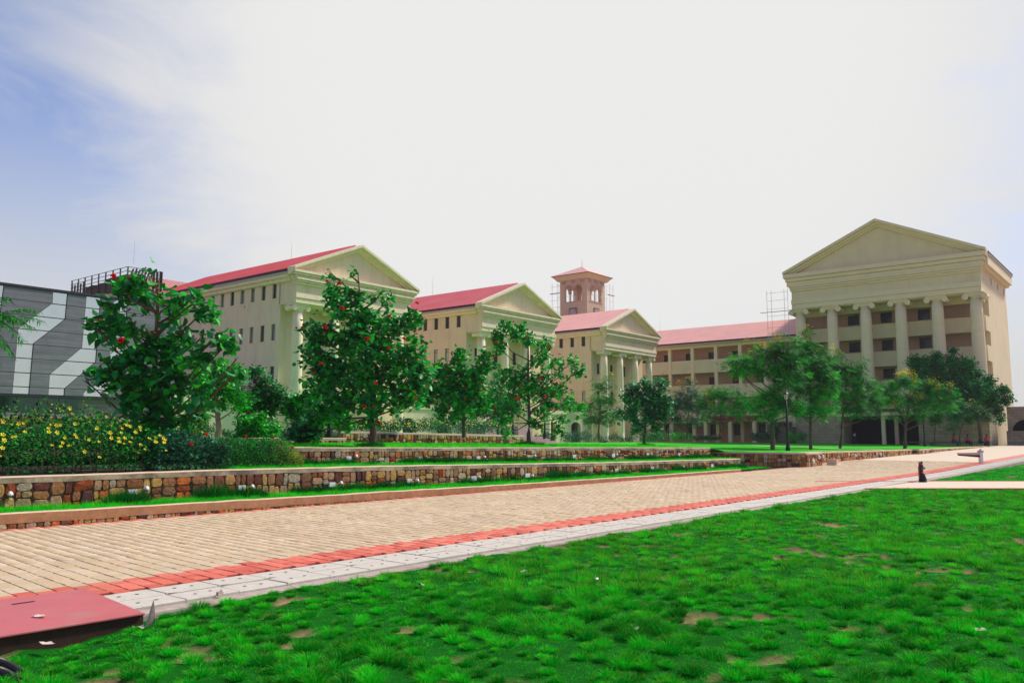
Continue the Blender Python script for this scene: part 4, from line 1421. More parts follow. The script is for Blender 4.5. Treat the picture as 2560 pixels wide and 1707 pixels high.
for (o1, o2, z1_, z2_) in ((.45, .85, 33.4, 33.95), (.85, 1.25, 33.95, 34.3)):
    P = lambda o, z: [FF(-o, -o, z), FF(wT + o, -o, z), FF(wT + o, wT + o, z), FF(-o, wT + o, z)]
    m.hexa(P(o1, z1_) + P(o2, z2_))
m.build('eaves', bsdf_mat("tower_eaves", (.66, .50, .30), .8, var=.05), TW)
m = MB(); P = [FF(-1.3, -1.3, 34.3), FF(wT + 1.3, -1.3, 34.3), FF(wT + 1.3, wT + 1.3, 34.3), FF(-1.3, wT + 1.3, 34.3)]
Q = [p + Vector((0, 0, .14)) for p in P]
m.hexa(P + Q); rfT = m.build('roof_edge', MAROON, TW)
m = MB(); ap = FF(wT / 2, wT / 2, 36.7)
for i in range(4): m.poly([Q[i] + Vector((0, 0, .002)), Q[(i + 1) % 4] + Vector((0, 0, .002)), ap])
m.build('roof', PINKROOF, TW)
m = MB(); m.tube([ap, ap + Vector((0, 0, 1.5))], [.06, .03], 5); m.build('finial', GUTTER, TW)
m = MB()
for key in ('front', 'right'):
    F = FT[key]
    for x in np.arange(.3, 6.6, .62): m.box(F, x, x + .035, -.5, -.46, 20, 32.6)
    for z in (21.5, 23.3, 25.1, 27, 28.0, 30.0, 32.6): m.box(F, -.4, wT + .4, -.52, -.48, z, z + .05)
tag(m.build('scaffold', SCAF, loc=W(s0t, t0t, 20)), 'thin scaffold poles close against the two visible faces of the clock tower', 'scaffold', 'scaffolds')
for k, (u0, lab_) in enumerate(((-2.4, 'spindly scaffold standing at the right edge of the clock tower'), (wT + .9, 'spindly scaffold with boards standing at the left edge of the clock tower'))):
    m = MB()
    F = FT['front'] if k else (lambda u, v, z: W(s0t + wT + 2.2 + (u + 2.4), t0t + .2 - v, z))
    uu = u0
    for du in (0, 1.3): m.tube([F(uu + du, .3, .9), F(uu + du, .3, 33.4)], .035, 5)
    for i in range(9): m.tube([F(uu - .5, .3, 21 + i * 1.45), F(uu + 1.8, .3, 21 + i * 1.45)], .03, 5)
    m.box(F, uu - .5, uu + 1.8, .1, .6, 31.1, 31.22)
    tag(m.build('scaffold', SCAF, loc=F(uu, 0, 1)), lab_, 'scaffold', 'scaffolds')
m = MB()
tsc = on_s(1919, 800, 114)[0]
FS2 = lambda u, v, z: W(114 + v, tsc + u, z)
for u in (0, .65, 2.5, 3.0):
    m.tube([FS2(u, 0, .9), FS2(u, 0, 22.3)], .028, 5)
for z in [15.4, 16.2, 17.0, 18.6, 19.6, 20.8, 21.9]: m.tube([FS2(0, 0, z), FS2(3.0, 0, z)], .02, 5)
m.tube([FS2(-1.0, 0, 19.2), FS2(3.6, 0, 19.2)], .05, 5)
tag(m.build('scaffold', SCAF, loc=W(114, -48.2, .9)), 'scaffold rising above the gallery roof against the left edge of the temple block', 'scaffold', 'scaffolds')
# lightning rods
for k, (s_, t_, z_, h_, lab_) in enumerate(((51.4, -70, 19.9, 1.6, 'thin rod on the ridge of the nearest wing'), (76.3, -74, 19.9, 2.2, 'thin rod on the ridge of the middle wing'),
                                           (122, -66, 19.1, 2.0, 'thin rod on the ridge of the gallery block'), (43, -86, 20.3, 2.2, 'thin rod above the dark roof frame'))):
    m = MB(); m.tube([W(s_, t_, z_ - .3), W(s_, t_, z_ + h_)], [.018, .01], 5)
    tag(m.build('lightning_rod', GUTTER, loc=W(s_, t_, z_)), lab_, 'rod', 'lightning rods')

# ---- grey clad hall at the left
G = thing('clad_hall', W(2, -45, .9), 'grey clad hall with slanted mirror-glass strips at the left edge', 'building')
FG = lambda u, v, z: W(u, -45 - v, z)
strips = [([(15.25, 9.1), (15.2, 8.2), (13.7, 6.8), (13.65, 3.77)], [(16.06, 9.1), (15.98, 7.75), (14.5, 6.34), (14.45, 3.77)]),
          ([(18.36, 9.1), (18.37, 8.5), (16.83, 7.04), (16.76, 3.77)], [(19.09, 9.1), (19.05, 7.75), (17.59, 6.34), (17.53, 3.77)]),
          ([(20.06, 9.1), (19.98, 6.33), (18.46, 4.84), (18.45, 3.77)], [(20.82, 9.1), (20.74, 5.63), (19.23, 4.14), (19.23, 3.77)]),
          ([(21.54, 9.1), (21.46, 5.2), (20.2, 3.95), (20.2, 3.77)], [(22.28, 9.1), (22.2, 4.6), (21.4, 3.85), (21.4, 3.77)])]
rows = [3.77, 4.14, 4.84, 5.57, 6.29, 7.04, 7.75, 8.48, 9.1]


def bx(line, z):
    for (u0, za), (u1, zb_) in zip(line, line[1:]):
        if za >= z >= zb_: return u0 + (u1 - u0) * (za - z) / (za - zb_) if za != zb_ else u0
    return line[-1][0]


def seg(line, za, zb_):
    "points of a boundary between two heights, bottom to top"
    pts = [(bx(line, za), za)] + sorted([(u, z) for u, z in line if za < z < zb_], key=lambda q: q[1]) + [(bx(line, zb_), zb_)]
    return pts


def slabpoly(name, L, Rr, za, zb_, v, th, gap, mat, parent):
    l, r = seg(L, za + gap, zb_ - gap), seg(Rr, za + gap, zb_ - gap)
    pts = [(u + gap, z) for u, z in l] + [(u - gap, z) for u, z in reversed(r)]
    m = MB()
    n = len(pts)
    m.mesh([FG(u, v, z) for u, z in pts] + [FG(u, v + th, z) for u, z in pts], [tuple(range(n))] + [(k, (k + 1) % n, n + (k + 1) % n, n + k) for k in range(n)])
    return m.build(name, mat, parent)


bounds = [[(2, 9.1), (2, 3.77)]] + [x for s_ in strips for x in s_] + [[(25.3, 9.1), (25.3, 3.77)]]
for i in range(0, len(bounds), 2):
    for za, zb_ in zip(rows, rows[1:]):
        slabpoly('cladding_panel', bounds[i], bounds[i + 1], za, zb_, 0, .08, .012, CLAD, G)
for L_, R2 in strips:
    for za, zb_ in zip(rows, rows[1:]):
        slabpoly('pane', L_, R2, za, zb_, .05, .03, .022, GLASSL, G)
m = MB(); m.box(FG, 2, 25.3, .09, 12, 3.7, 9.15); m.build('wall', CLADTRIM, G)
m = MB(); m.box(FG, 1.9, 25.4, -.06, 12.1, 9.12, 9.24); m.box(FG, 1.9, 25.35, -.03, .08, 3.66, 3.75); m.build('trim', CLADTRIM, G)
for i in range(18):
    u = 2.1 + i * 1.0
    m = MB(); m.poly([FG(u + .015, .3, 2.85), FG(u + .985, .3, 2.85), FG(u + .985, .3, 3.68), FG(u + .015, .3, 3.68)]); m.build('pane', GLASSG, G)  # mirrored trees are painted in by the pane colour
m = MB(); m.box(FG, 2, 25.3, .34, 11, .8, 3.7); m.build('lower_wall', CLAD, G)
m = MB(); m.box(FG, 2, 20.2, -.05, .35, 2.68, 2.84); m.build('ledge', CLAD, G)
stone_wall('garden_wall', 'reddish stone wall under the glass band of the grey hall', [(4, -44.9, 25, -44.9, 0, 1)], lambda s, t: .9, lambda s, t: 2.66, .06, [CONC, CONCT], seed=12, tgt=.09, nmax=60, group=None)

# ================================================================== PLANTS
def rot_mats(n, tilt_mean, tilt_sd, rs, yaw=None):
    "random leaf frames: local y = leaf axis, z = face normal"
    yaw = rs.rand(n) * 2 * np.pi if yaw is None else yaw
    pitch = rs.normal(tilt_mean, tilt_sd, n)          # below horizontal = drooping
    roll = rs.normal(0, .5, n)
    cy, sy, cp_, sp_, cr, sr = np.cos(yaw), np.sin(yaw), np.cos(pitch), np.sin(pitch), np.cos(roll), np.sin(roll)
    d = np.stack([cy * cp_, sy * cp_, sp_], -1)
    side = np.stack([-sy, cy, np.zeros(n)], -1)
    up = np.cross(side, d) * -1
    x = side * cr[:, None] + up * sr[:, None]
    z = np.cross(x, d)
    return np.stack([x, d, z], -1)                    # columns


LEAF_BIG = (np.array([(0, 0, 0), (-.22, .0, .07), (-.40, .26, .15), (-.30, .64, .09), (0, 1.12, -.22), (.30, .64, .09), (.40, .26, .15), (.22, .0, .07), (0, .5, -.02)]),
            [(0, 1, 2, 8), (2, 3, 4, 8), (0, 8, 6, 7), (8, 4, 5, 6)])
LEAF_SM = (np.array([(0, 0, 0), (-.3, .45, .05), (0, 1, -.05), (.3, .45, .05)]), [(0, 1, 2), (0, 2, 3)])
_fv, _ff = [], []
for k in range(7):
    y = .12 + k * .13
    for sg in (-1, 1):
        i = len(_fv)
        _fv += [(0, y, 0), (sg * .20, y + .02, -.015), (sg * .34, y + .12, -.06), (sg * .17, y + .10, -.01)]
        _ff.append((i, i + 1, i + 2, i + 3))
LEAF_FROND = (np.array(_fv), _ff)


def leaves(name, P, size, tpl, pal, parent, rs, tilt=(-.25, .5), mat=None, kind='stuff', yaw=None):
    tv, tf = tpl
    n = len(P)
    if n == 0: return None
    Rm = rot_mats(n, tilt[0], tilt[1], rs, yaw)
    sz = size * rs.uniform(.6, 1.25, n)
    V = np.einsum('nij,kj->nki', Rm, tv) * sz[:, None, None] + P[:, None, :]
    c = np.array(pal)[rs.randint(0, len(pal), n)] * rs.uniform(.75, 1.25, (n, 1))
    fq = min(2.2, .45 / size)
    kf = noise2(P[:, 0] * fq + P[:, 2] * fq * .8 + 30, P[:, 1] * fq * .7 + P[:, 2] * fq + 30, 77)
    c = c * (.50 + 1.05 * kf)[:, None]
    T = np.repeat(c, len(tv), 0)
    return np_mesh(name, V.reshape(-1, 3), tf, len(tv), T, mat or VEG, parent, kind=kind)


LEAFM = {}


def leaf_pieces(P, size, pal, parent, rs, tilt=(-.3, .5)):
    "single large leaves sharing a few meshes"
    key = (id(pal),)
    if key not in LEAFM:
        LEAFM[key] = [tinted('leaf', LEAF_BIG[0], LEAF_BIG[1], c, VEG, smooth=True) for c in pal]
    Rm = rot_mats(len(P), tilt[0], tilt[1], rs)
    for i in range(len(P)):
        s_ = size * rs.uniform(.7, 1.25)
        M = Matrix([[*(Rm[i][r] * s_), P[i][r]] for r in range(3)] + [[0, 0, 0, 1]])
        piece('leaf', LEAFM[key][rs.randint(len(pal))], parent, M)


def flower_mesh(name, mat, r):
    v, f = [(0, 0, -.3 * r)], []
    for k in range(5):
        a = 2 * math.pi * k / 5
        i = len(v)
        for da, rr, z in ((-.45, .6, .12), (-.28, 1.0, .22), (.28, 1.0, .22), (.45, .6, .12)):
            v.append((rr * r * math.cos(a + da), rr * r * math.sin(a + da), z * r))
        f.append((0, i, i + 1, i + 2, i + 3))
    me = bpy.data.meshes.new(name)
    me.from_pydata(v, [], f); me.materials.append(mat); me.update()
    return me


def cluster_mesh(name, mat, r, seed=0):
    "a tight head of several small trumpet flowers"
    rs = random.Random(seed)
    v, f = [], []
    for q in range(7):
        th, ph = rs.uniform(0, 2 * math.pi), rs.uniform(0, 1.4)
        c = Vector((math.cos(th) * math.sin(ph), math.sin(th) * math.sin(ph), math.cos(ph))) * r * .6
        nn = c.normalized(); a = nn.cross(Vector((.3, .2, 1))).normalized(); b_ = nn.cross(a)
        i = len(v); v.append(tuple(c * .3))
        for k in range(6):
            an = 2 * math.pi * k / 6
            v.append(tuple(c + (a * math.cos(an) + b_ * math.sin(an)) * r * .42 * (1 if k % 2 else .8) + nn * r * .1))
        for k in range(6): f.append((i, i + 1 + k, i + 1 + (k + 1) % 6))
    me = bpy.data.meshes.new(name)
    me.from_pydata(v, [], f); me.materials.append(mat); me.update()
    return me


RED_F = [cluster_mesh('flower', FLRED, .12, i) for i in range(3)] + [cluster_mesh('flower', FLORG, .10, 7)]
YEL_F = flower_mesh('flower', FLYEL, .042)
PAL_BIG = [(.012, .27, .028), (.007, .15, .022), (.02, .38, .028), (.02, .34, .07), (.009, .20, .025), (.045, .54, .02)]
PAL_MID = [(.012, .28, .03), (.008, .16, .022), (.02, .40, .04), (.04, .52, .03)]
PAL_LIGHT = [(.02, .48, .02), (.012, .36, .02), (.05, .58, .02), (.008, .24, .02)]
PAL_DARK = [(.006, .12, .022), (.005, .07, .022), (.010, .15, .035), (.014, .19, .04)]
PAL_CASS = [(.007, .18, .02), (.004, .11, .016), (.014, .28, .02), (.04, .46, .016)]
PAL_GREY = [(.05, .16, .09), (.035, .12, .06), (.08, .2, .11)]
PAL_YEL = [(.62, .46, .01), (.72, .55, .02), (.5, .42, .02)]


def tree(name, label, xb, yb, Y, lobes, kind, nleaf, lsize, pal, flowers=0, fl_mesh=None, trunk_r=.08, bark=None, fork=.35, pieces=0,
         group=None, tpl=None, tilt=(-.3, .5), seed=0, fill=.55, depth_k=1.0, tips=0, base=None, ztrunk=None, extra=None, cat='tree'):
    """lobes: (x, y, r, dz) foliage masses surveyed on the photograph at distance Y; dz pushes them nearer/farther (m)"""
    rs = np.random.RandomState(seed + 100); rr_ = random.Random(seed)
    b0 = Vector(base) if base is not None else at(xb, yb, Y)
    root = thing(name, b0, label, cat, group)
    L = []
    for l in lobes:
        x, y, r = l[:3]
        r = r * (1.12 if tpl is LEAF_FROND else .9)
        dz = l[3] if len(l) > 3 else rs.uniform(-.6, .6) * r * (Y / 2080) * 1.3
        c = at(x, y, Y + dz)
        L.append((c, r * (Y + dz) / 2090.0))
    cen = sum((c for c, _ in L), Vector((0, 0, 0))) / len(L)
    zmin = min(c.z - r for c, r in L)
    fk = b0.lerp(Vector((b0.x * .6 + cen.x * .4, b0.y * .6 + cen.y * .4, cen.z)), fork)
    fk.z = b0.z + (cen.z - b0.z) * fork
    m = MB()
    lean = Vector((rr_.uniform(-.05, .05), rr_.uniform(-.05, .05), 0))
    q1 = b0.lerp(fk, .5) + lean
    m.tube([b0 - Vector((0, 0, .25)), b0 + Vector((0, 0, .06)), q1, fk], [trunk_r * 1.5, trunk_r * 1.15, trunk_r, trunk_r * .85], 9)
    tr = m.build('trunk', bark or BARK, root, smooth=True)
    m = MB()
    top_ = max(L, key=lambda q: q[0].z)
    ldr = Vector((cen.x * .8 + top_[0].x * .2, cen.y, max(top_[0].z - .6 * top_[1], fk.z + .3)))
    m.tube([fk, fk.lerp(ldr, .4) + Vector((rr_.gauss(0, .05), 0, 0)), fk.lerp(ldr, .75), ldr], [trunk_r * .85, trunk_r * .6, trunk_r * .4, trunk_r * .15], 8)
    for i, (c, r) in enumerate(L):
        hd = math.hypot(c.x - ldr.x, c.y - ldr.y)
        za = min(max(c.z - .75 * hd - .25 * r, fk.z - .1), ldr.z - .1)
        kz = (za - fk.z) / max(ldr.z - fk.z, .01)
        st_ = fk.lerp(ldr, max(0, min(1, kz)))
        mid = st_.lerp(c, .5) + Vector((rr_.gauss(0, .12), rr_.gauss(0, .12), -.08 * (c - st_).length))
        e = c + Vector((0, 0, r * .5))
        wr = trunk_r * (.36 if len(L) > 6 else .5)
        m.tube([st_, mid, c, e], [wr, wr * .65, wr * .38, wr * .15], 6)
        for j in range(3):
            d = Vector((rr_.gauss(0, 1), rr_.gauss(0, 1), rr_.gauss(.2, .8))).normalized() * r * .9
            m.tube([mid.lerp(c, rr_.uniform(.3, 1)), c + d * .5, c + d], [wr * .3, wr * .2, wr * .08], 4, caps=False)
    m.build('branch', bark or BARK, root, smooth=True)
    # leaf positions: mostly in the outer shell of each mass, in sprigs, so gaps stay between them
    vol = np.array([r ** 2 for _, r in L]); vol /= vol.sum()
    P = []
    spr = 6 if tpl is not LEAF_FROND else 4
    nleaf = int(nleaf * (2.5 if tpl is not LEAF_FROND else 2.1))
    ns = max(1, nleaf // spr)
    for i in range(ns):
        c, r = L[rs.choice(len(L), p=vol)]
        d = rs.normal(size=3); d /= np.linalg.norm(d)
        d[2] *= .55 if tpl is LEAF_FROND else .92
        rad = r * (rs.uniform(.15, 1.0) ** fill) * rs.uniform(.9, 1.18)
        p0 = np.array(c) + d * rad
        for j in range(spr):
            P.append(p0 + d * lsize * .55 * (j - 2) * .5 + rs.normal(0, lsize * .42, 3))
    P = np.array(P)
    P = P[P[:, 2] > b0.z + .15]
    # the big leaves nearest the camera side become parts of their own
    if pieces:
        o = np.argsort(P[:, 1] + rs.normal(0, .2, len(P)))
        step = max(1, int(len(P) * .6 / pieces))
        idx = o[::step][:pieces]
        mask = np.zeros(len(P), bool); mask[idx] = True
        leaf_pieces(P[mask], lsize * 1.05, pal, root, rs, tilt)
        P = P[~mask]
    leaves('foliage', P, lsize, tpl or LEAF_BIG, pal, root, rs, tilt, mat=VEGM if (tpl is LEAF_FROND or Y > 60) else VEG)
    if flowers:
        for i in range(flowers):
            c, r = L[rs.choice(len(L), p=vol)]
            d = rs.normal(size=3); d[1] = -abs(d[1]) * 1.2; d[2] = abs(d[2]) * .6; d /= np.linalg.norm(d)
            M = Matrix.Translation(Vector(np.array(c) + d * r * rs.uniform(.95, 1.15))) @ Matrix.Rotation(rs.uniform(-1, 1), 4, 'X') @ Matrix.Scale(rs.uniform(.4, .9), 4)
            piece('flower', (fl_mesh or RED_F)[rs.randint(len(fl_mesh or RED_F))], root, M)
    for (px, py, dz, sc_, k_) in (extra or []):
        M = Matrix.Translation(at(px, py, Y + dz)) @ Matrix.Rotation(rs.uniform(.4, 1.2), 4, 'X') @ Matrix.Scale(sc_ * .78, 4)
        piece('flower', RED_F[k_], root, M)
    return root


# --- flowering big-leaf trees
gf = 'red-flowering broad-leaved trees'
tree('flowering_tree', 'largest dark broad-leaved tree with red blooms rising over the yellow hedge on the left', 395, 1150, 21.0,
     [(374, 694, 14), (350, 700, 20), (385, 708, 18), (300, 707, 20), (325, 732, 22), (355, 742, 22), (270, 762, 14), (265, 777, 20), (300, 797, 24), (225, 802, 16), (240, 820, 22), (290, 827, 26), (330, 817, 26),
      (425, 732, 20), (440, 757, 20), (500, 727, 14), (490, 752, 22), (505, 782, 18), (395, 782, 14), (430, 802, 24), (460, 832, 26), (500, 847, 22), (540, 842, 18), (570, 857, 22), (590, 900, 16), (585, 935, 22),
      (410, 852, 33), (360, 882, 33), (300, 892, 28), (260, 902, 22), (250, 937, 26), (300, 947, 36), (360, 942, 40), (430, 902, 38), (480, 902, 28), (510, 892, 20), (215, 952, 14), (330, 992, 38), (400, 982, 44),
      (455, 962, 36), (500, 972, 24), (360, 1042, 40), (420, 1052, 44), (470, 1032, 28), (340, 1087, 40), (400, 1102, 44), (455, 1092, 34), (510, 1002, 16)],
     'g', 880, .24, PAL_BIG, flowers=0, trunk_r=.11, pieces=300, group=gf, seed=1, fill=.6, base=W(11.0, -20.6, .7), tilt=(-.55, .5),
     extra=[(285, 693, -.6, 1.3, 0), (322, 695, -.3, .7, 1), (305, 852, -.8, 1.3, 1), (248, 800, -.5, .5, 2), (375, 834, -.8, .5, 0), (388, 832, -.8, .4, 2), (612, 768, 0, .3, 1), (478, 1110, -.9, .7, 2)])
tree('flowering_tree', 'tall round broad-leaved tree with red blooms on the nearest lawn mound', 930, 1110, 29.5,
     [(825, 680, 16), (835, 715, 20), (878, 690, 15), (885, 740, 30), (960, 725, 14), (965, 760, 24), (845, 765, 36), (905, 790, 44), (800, 830, 42), (860, 850, 55), (930, 850, 58), (980, 820, 42),
      (1020, 800, 30), (790, 890, 44), (840, 930, 60), (910, 930, 64), (980, 900, 58), (1035, 870, 36), (1020, 940, 50), (800, 960, 48), (860, 1000, 50), (940, 1000, 50), (1000, 990, 42), (800, 1030, 34),
      (1050, 930, 34), (1040, 985, 30), (925, 1050, 18), (785, 1075, 20)],
     'g', 2100, .21, PAL_BIG, flowers=0, trunk_r=.12, pieces=300, group=gf, seed=2, fill=.62, fork=.3, tilt=(-.55, .5), base=W(*ST(*at(930, 1108, 29.5)[:2]), zlawn(*ST(*at(930, 1108, 29.5)[:2]))),
     extra=[(818, 706, -1.5, 1.1, 0), (849, 711, -1.5, 1.3, 1), (855, 771, -1.8, 1.2, 2), (741, 821, -.5, .8, 0), (756, 820, -.6, .9, 1), (814, 819, -1.8, 1.2, 2), (809, 833, -1.8, .6, 0), (919, 848, -2.2, 1.1, 1),
            (1010, 847, -1.5, 1.0, 0), (972, 871, -2, .8, 1), (974, 790, -1, .8, 2), (1043, 759, -.6, 1.0, 0), (803, 911, -2, 1.1, 1), (785, 932, -1.5, .8, 2), (939, 960, -2.2, 1.1, 0), (911, 1016, -1.6, .9, 2), (934, 1017, -1.6, .8, 1),
            (946, 1058, -1.2, 1.3, 0), (1039, 995, -1, .7, 2), (1066, 966, -1, .6, 1), (1038, 979, -1, .6, 0)])
tree('flowering_tree', 'multi-stemmed red-flowering tree behind the yellow flower bed, between the two nearer ones', 1160, 1082, 43.0,
     [(1150, 890, 22), (1145, 930, 34), (1100, 930, 30), (1190, 940, 26), (1215, 890, 20), (1210, 920, 22), (1130, 970, 38), (1180, 980, 36), (1090, 975, 32), (1150, 1010, 36), (1100, 1020, 26), (1200, 1010, 28), (1065, 990, 26)],
     'g', 1300, .24, PAL_MID, flowers=26, trunk_r=.09, pieces=0, group=gf, seed=3, fill=.65, fork=.25, tilt=(-.4, .5), bark=BARK)
tree('flowering_tree', 'open airy red-flowering tree with bare twigs on the lawn in the middle of the photo', 1322, 1108, 41.0,
     [(1265, 810, 18), (1280, 830, 22), (1310, 825, 18), (1245, 840, 18), (1320, 850, 20), (1365, 865, 24), (1350, 895, 26), (1385, 900, 24), (1250, 870, 18), (1235, 905, 16), (1300, 930, 30), (1270, 950, 38), (1310, 975, 44),
      (1350, 950, 34), (1395, 935, 22), (1430, 905, 16), (1440, 925, 15), (1370, 990, 36), (1400, 965, 24), (1240, 990, 30), (1275, 1010, 34), (1355, 1025, 26), (1420, 1005, 24), (1455, 1020, 22), (1260, 1050, 20), (1265, 1080, 14), (1400, 1055, 18), (1390, 1075, 14), (1340, 1060, 14)],
     'g', 1200, .20, PAL_MID, flowers=16, trunk_r=.10, pieces=120, group=gf, seed=4, fill=.6, fork=.33, tilt=(-.5, .5), base=W(*ST(*at(1322, 1106, 41)[:2]), zlawn(*ST(*at(1322, 1106, 41)[:2]))),
     extra=[(1240, 856, -1, 1.3, 0), (1284, 805, -.5, .9, 1), (1233, 891, -.8, 1.4, 2), (1291, 999, -1.5, 1.7, 0), (1237, 1023, -1, 1.4, 1), (1349, 947, -1.2, 1.2, 2), (1211, 975, -1, 1.2, 0), (1372, 868, -1, 1.0, 1), (1362, 991, -1.4, 1.2, 0), (1374, 1026, -1.2, 1.2, 1)])
tree('flowering_tree', 'small bushy red-flowering tree on the lawn in front of the farthest wing', 1610, 1108, 58.0,
     [(1585, 965, 16), (1620, 965, 22), (1650, 960, 18), (1600, 1000, 26), (1640, 1000, 28), (1665, 1000, 18), (1570, 990, 20), (1580, 1030, 22), (1625, 1035, 26), (1660, 1030, 20), (1550, 1035, 16), (1600, 1060, 18), (1640, 1065, 14), (1585, 1075, 12)],
     'g', 1100, .26, [(.03, .24, .07), (.02, .16, .06), (.05, .32, .06), (.05, .27, .12)], flowers=9, trunk_r=.10, group=gf, seed=5, fill=.65, fork=.25, tilt=(-.4, .5), base=W(*ST(*at(1610, 1108, 58)[:2]), zlawn(*ST(*at(1610, 1108, 58)[:2]))))
# --- light green trees behind the hedge
gl = 'light green garden trees'
tree('garden_tree', 'bright green tree with pale forked trunk left of the scrolled column', 545, 1095, 34.0,
     [(500, 940, 24), (545, 925, 28), (590, 930, 26), (520, 970, 36), (570, 975, 34), (500, 1010, 28), (545, 1010, 22), (600, 1000, 28), (480, 975, 20)],
     'l', 2300, .16, PAL_LIGHT, flowers=0, trunk_r=.12, bark=BARKP, group=gl, seed=6, tpl=LEAF_SM, fill=.6, fork=.35)
tree('garden_tree', 'darker green tree arching left toward the column foot, right of the bright tree', 740, 1082, 36.0,
     [(640, 930, 18), (660, 965, 32), (690, 985, 28), (640, 1000, 34), (670, 1020, 28), (705, 1000, 14), (610, 1025, 20)],
     'l', 1800, .17, [(.02, .24, .035), (.012, .14, .03), (.008, .08, .03), (.035, .33, .04)], flowers=0, trunk_r=.07, bark=BARKP, group=gl, seed=7, tpl=LEAF_SM, fill=.6, fork=.25)
tree('garden_tree', 'small thin-stemmed green tree growing just left of the tall round flowering tree', 745, 1085, 33.0,
     [(745, 1005, 20), (770, 1010, 26), (725, 1020, 16), (760, 1040, 26), (790, 1040, 20)],
     'l', 900, .18, PAL_LIGHT[:2] + PAL_DARK[:1], flowers=0, trunk_r=.05, bark=BARKP, group=gl, seed=8, tpl=LEAF_BIG, fill=.6, fork=.2)
tree('leafy_shrub', 'bright green leafy shrub against the dark planter wall end', 640, 1112, 31.0,
     [(610, 1060, 20), (650, 1050, 22), (630, 1080, 26), (665, 1080, 22), (690, 1070, 14), (600, 1090, 16), (680, 1095, 14)],
     'l', 1300, .15, PAL_LIGHT, flowers=0, trunk_r=.03, seed=9, tpl=LEAF_SM, fill=.7, fork=.2, cat='shrub', base=at(640, 1108, 31))
tree('leafy_shrub', 'round-leaved green shrub in front of the planter wall left of the dark lamp post', 760, 1112, 30.0,
     [(740, 1075, 22), (770, 1065, 22), (790, 1085, 18), (755, 1095, 20), (725, 1090, 12)],
     'l', 420, .18, [(.03, .36, .06), (.02, .26, .05), (.012, .16, .04)], flowers=0, trunk_r=.03, seed=10, tpl=LEAF_BIG, fill=.7, fork=.2, cat='shrub', base=at(760, 1110, 30))
tree('garden_tree', 'fine-leaved pale green tree with pale trunk in front of the planter wall', 848, 1100, 34.5,
     [(840, 1020, 16), (855, 1040, 22), (830, 1050, 16), (870, 1060, 16)],
     'l', 420, .16, PAL_LIGHT, flowers=0, trunk_r=.07, bark=BARKP, group=gl, seed=11, tpl=LEAF_BIG, fill=.7, fork=.5)
tree('garden_tree', 'dark flat-bottomed conifer-like tree behind the airy flowering tree', 1245, 1088, 66.0,
     [(1240, 940, 10), (1240, 965, 20), (1235, 990, 34), (1220, 1015, 36), (1265, 1010, 36), (1290, 1020, 26), (1200, 1030, 22), (1245, 1035, 34)],
     'l', 1900, .22, PAL_DARK, flowers=0, trunk_r=.10, seed=12, tpl=LEAF_SM, fill=.7, fork=.3)
# --- feathery yellow-flowering trees on the far lawn
gc = 'feathery yellow-flowering trees on the far lawn'
CT = dict(tpl=LEAF_FROND, tilt=(-.25, .45))


def cass(label, xb, yb, Y, lobes, n, yel, seed, tr=.12, size=.50, base=None, fork=.35, pal=PAL_CASS):
    r = tree('feathery_tree', label, xb, yb, Y, lobes, 'c', n, size, pal, trunk_r=tr, group=gc, seed=seed, fill=.7, base=base, fork=fork, **CT)
    rs = np.random.RandomState(seed)
    P = []
    for (x, y, k) in yel:
        c = np.array(at(x, y, Y - .4))
        q = c + rs.normal(0, 1, (k * 14, 3)) * np.array([.16, .16, .14]) * (Y / 60)
        P.append(q)
    if P: leaves('yellow_blossom', np.concatenate(P), .13 * Y / 60, LEAF_SM, PAL_YEL, r, rs, mat=VEGM)
    return r


def lb(x, y, Y):
    p = at(x, y, Y); s, t = ST(p.x, p.y)
    return W(s, t, zlawn(s, t) - .02)


cass('slim feathery tree with sparse top in front of the farthest wing portico', 1497, 1092, 84, [(1520, 945, 10), (1505, 970, 18), (1490, 960, 10), (1530, 965, 9), (1500, 1000, 24), (1525, 1000, 14), (1480, 1015, 20), (1510, 1030, 26), (1475, 1045, 22), (1520, 1050, 16), (1495, 1050, 18)], 420, [(1528, 936, 2), (1485, 948, 1), (1480, 965, 1)], 21, .09)
cass('dull green feathery tree in front of the left end of the gallery block', 1718, 1092, 86, [(1720, 965, 16), (1705, 985, 22), (1735, 985, 22), (1715, 1010, 28), (1745, 1020, 20), (1690, 1020, 22), (1700, 1045, 24), (1735, 1050, 22), (1680, 1045, 18), (1765, 1035, 16)], 500, [(1722, 945, 2), (1700, 955, 2), (1735, 955, 1)], 22, .10, pal=[(.03, .13, .07), (.02, .09, .05), (.045, .17, .09)])
cass('feathery tree spreading low to the left with yellow sprays, beside the tall lamp post', 1800, 1090, 74, [(1780, 985, 24), (1815, 985, 26), (1850, 1000, 26), (1760, 1010, 20), (1800, 1020, 28), (1840, 1030, 26), (1870, 1020, 20), (1770, 1040, 18)], 520, [(1768, 985, 3), (1775, 1008, 3)], 23, .10)
cass('largest feathery tree with straight grey trunk just left of the tall lamp post', 1932, 1124, 59.4, [(1950, 865, 16), (1930, 880, 22), (1895, 885, 18), (1960, 890, 24), (1830, 905, 16), (1860, 910, 24), (1900, 915, 34), (1945, 920, 34), (1985, 905, 24), (1845, 930, 18), (1990, 945, 28), (1960, 960, 30), (1920, 990, 32), (1960, 1005, 32), (1890, 1015, 26), (1990, 1015, 24), (1925, 1030, 24), (1985, 860, 18)], 1250,
     [(1935, 835, 2), (1950, 840, 3), (1910, 862, 4), (1925, 868, 4), (1872, 850, 2), (1895, 858, 2), (1850, 880, 1), (1877, 875, 1), (1960, 930, 2), (1945, 915, 2)], 24, .15, base=lb(1932, 1124, 59.4))
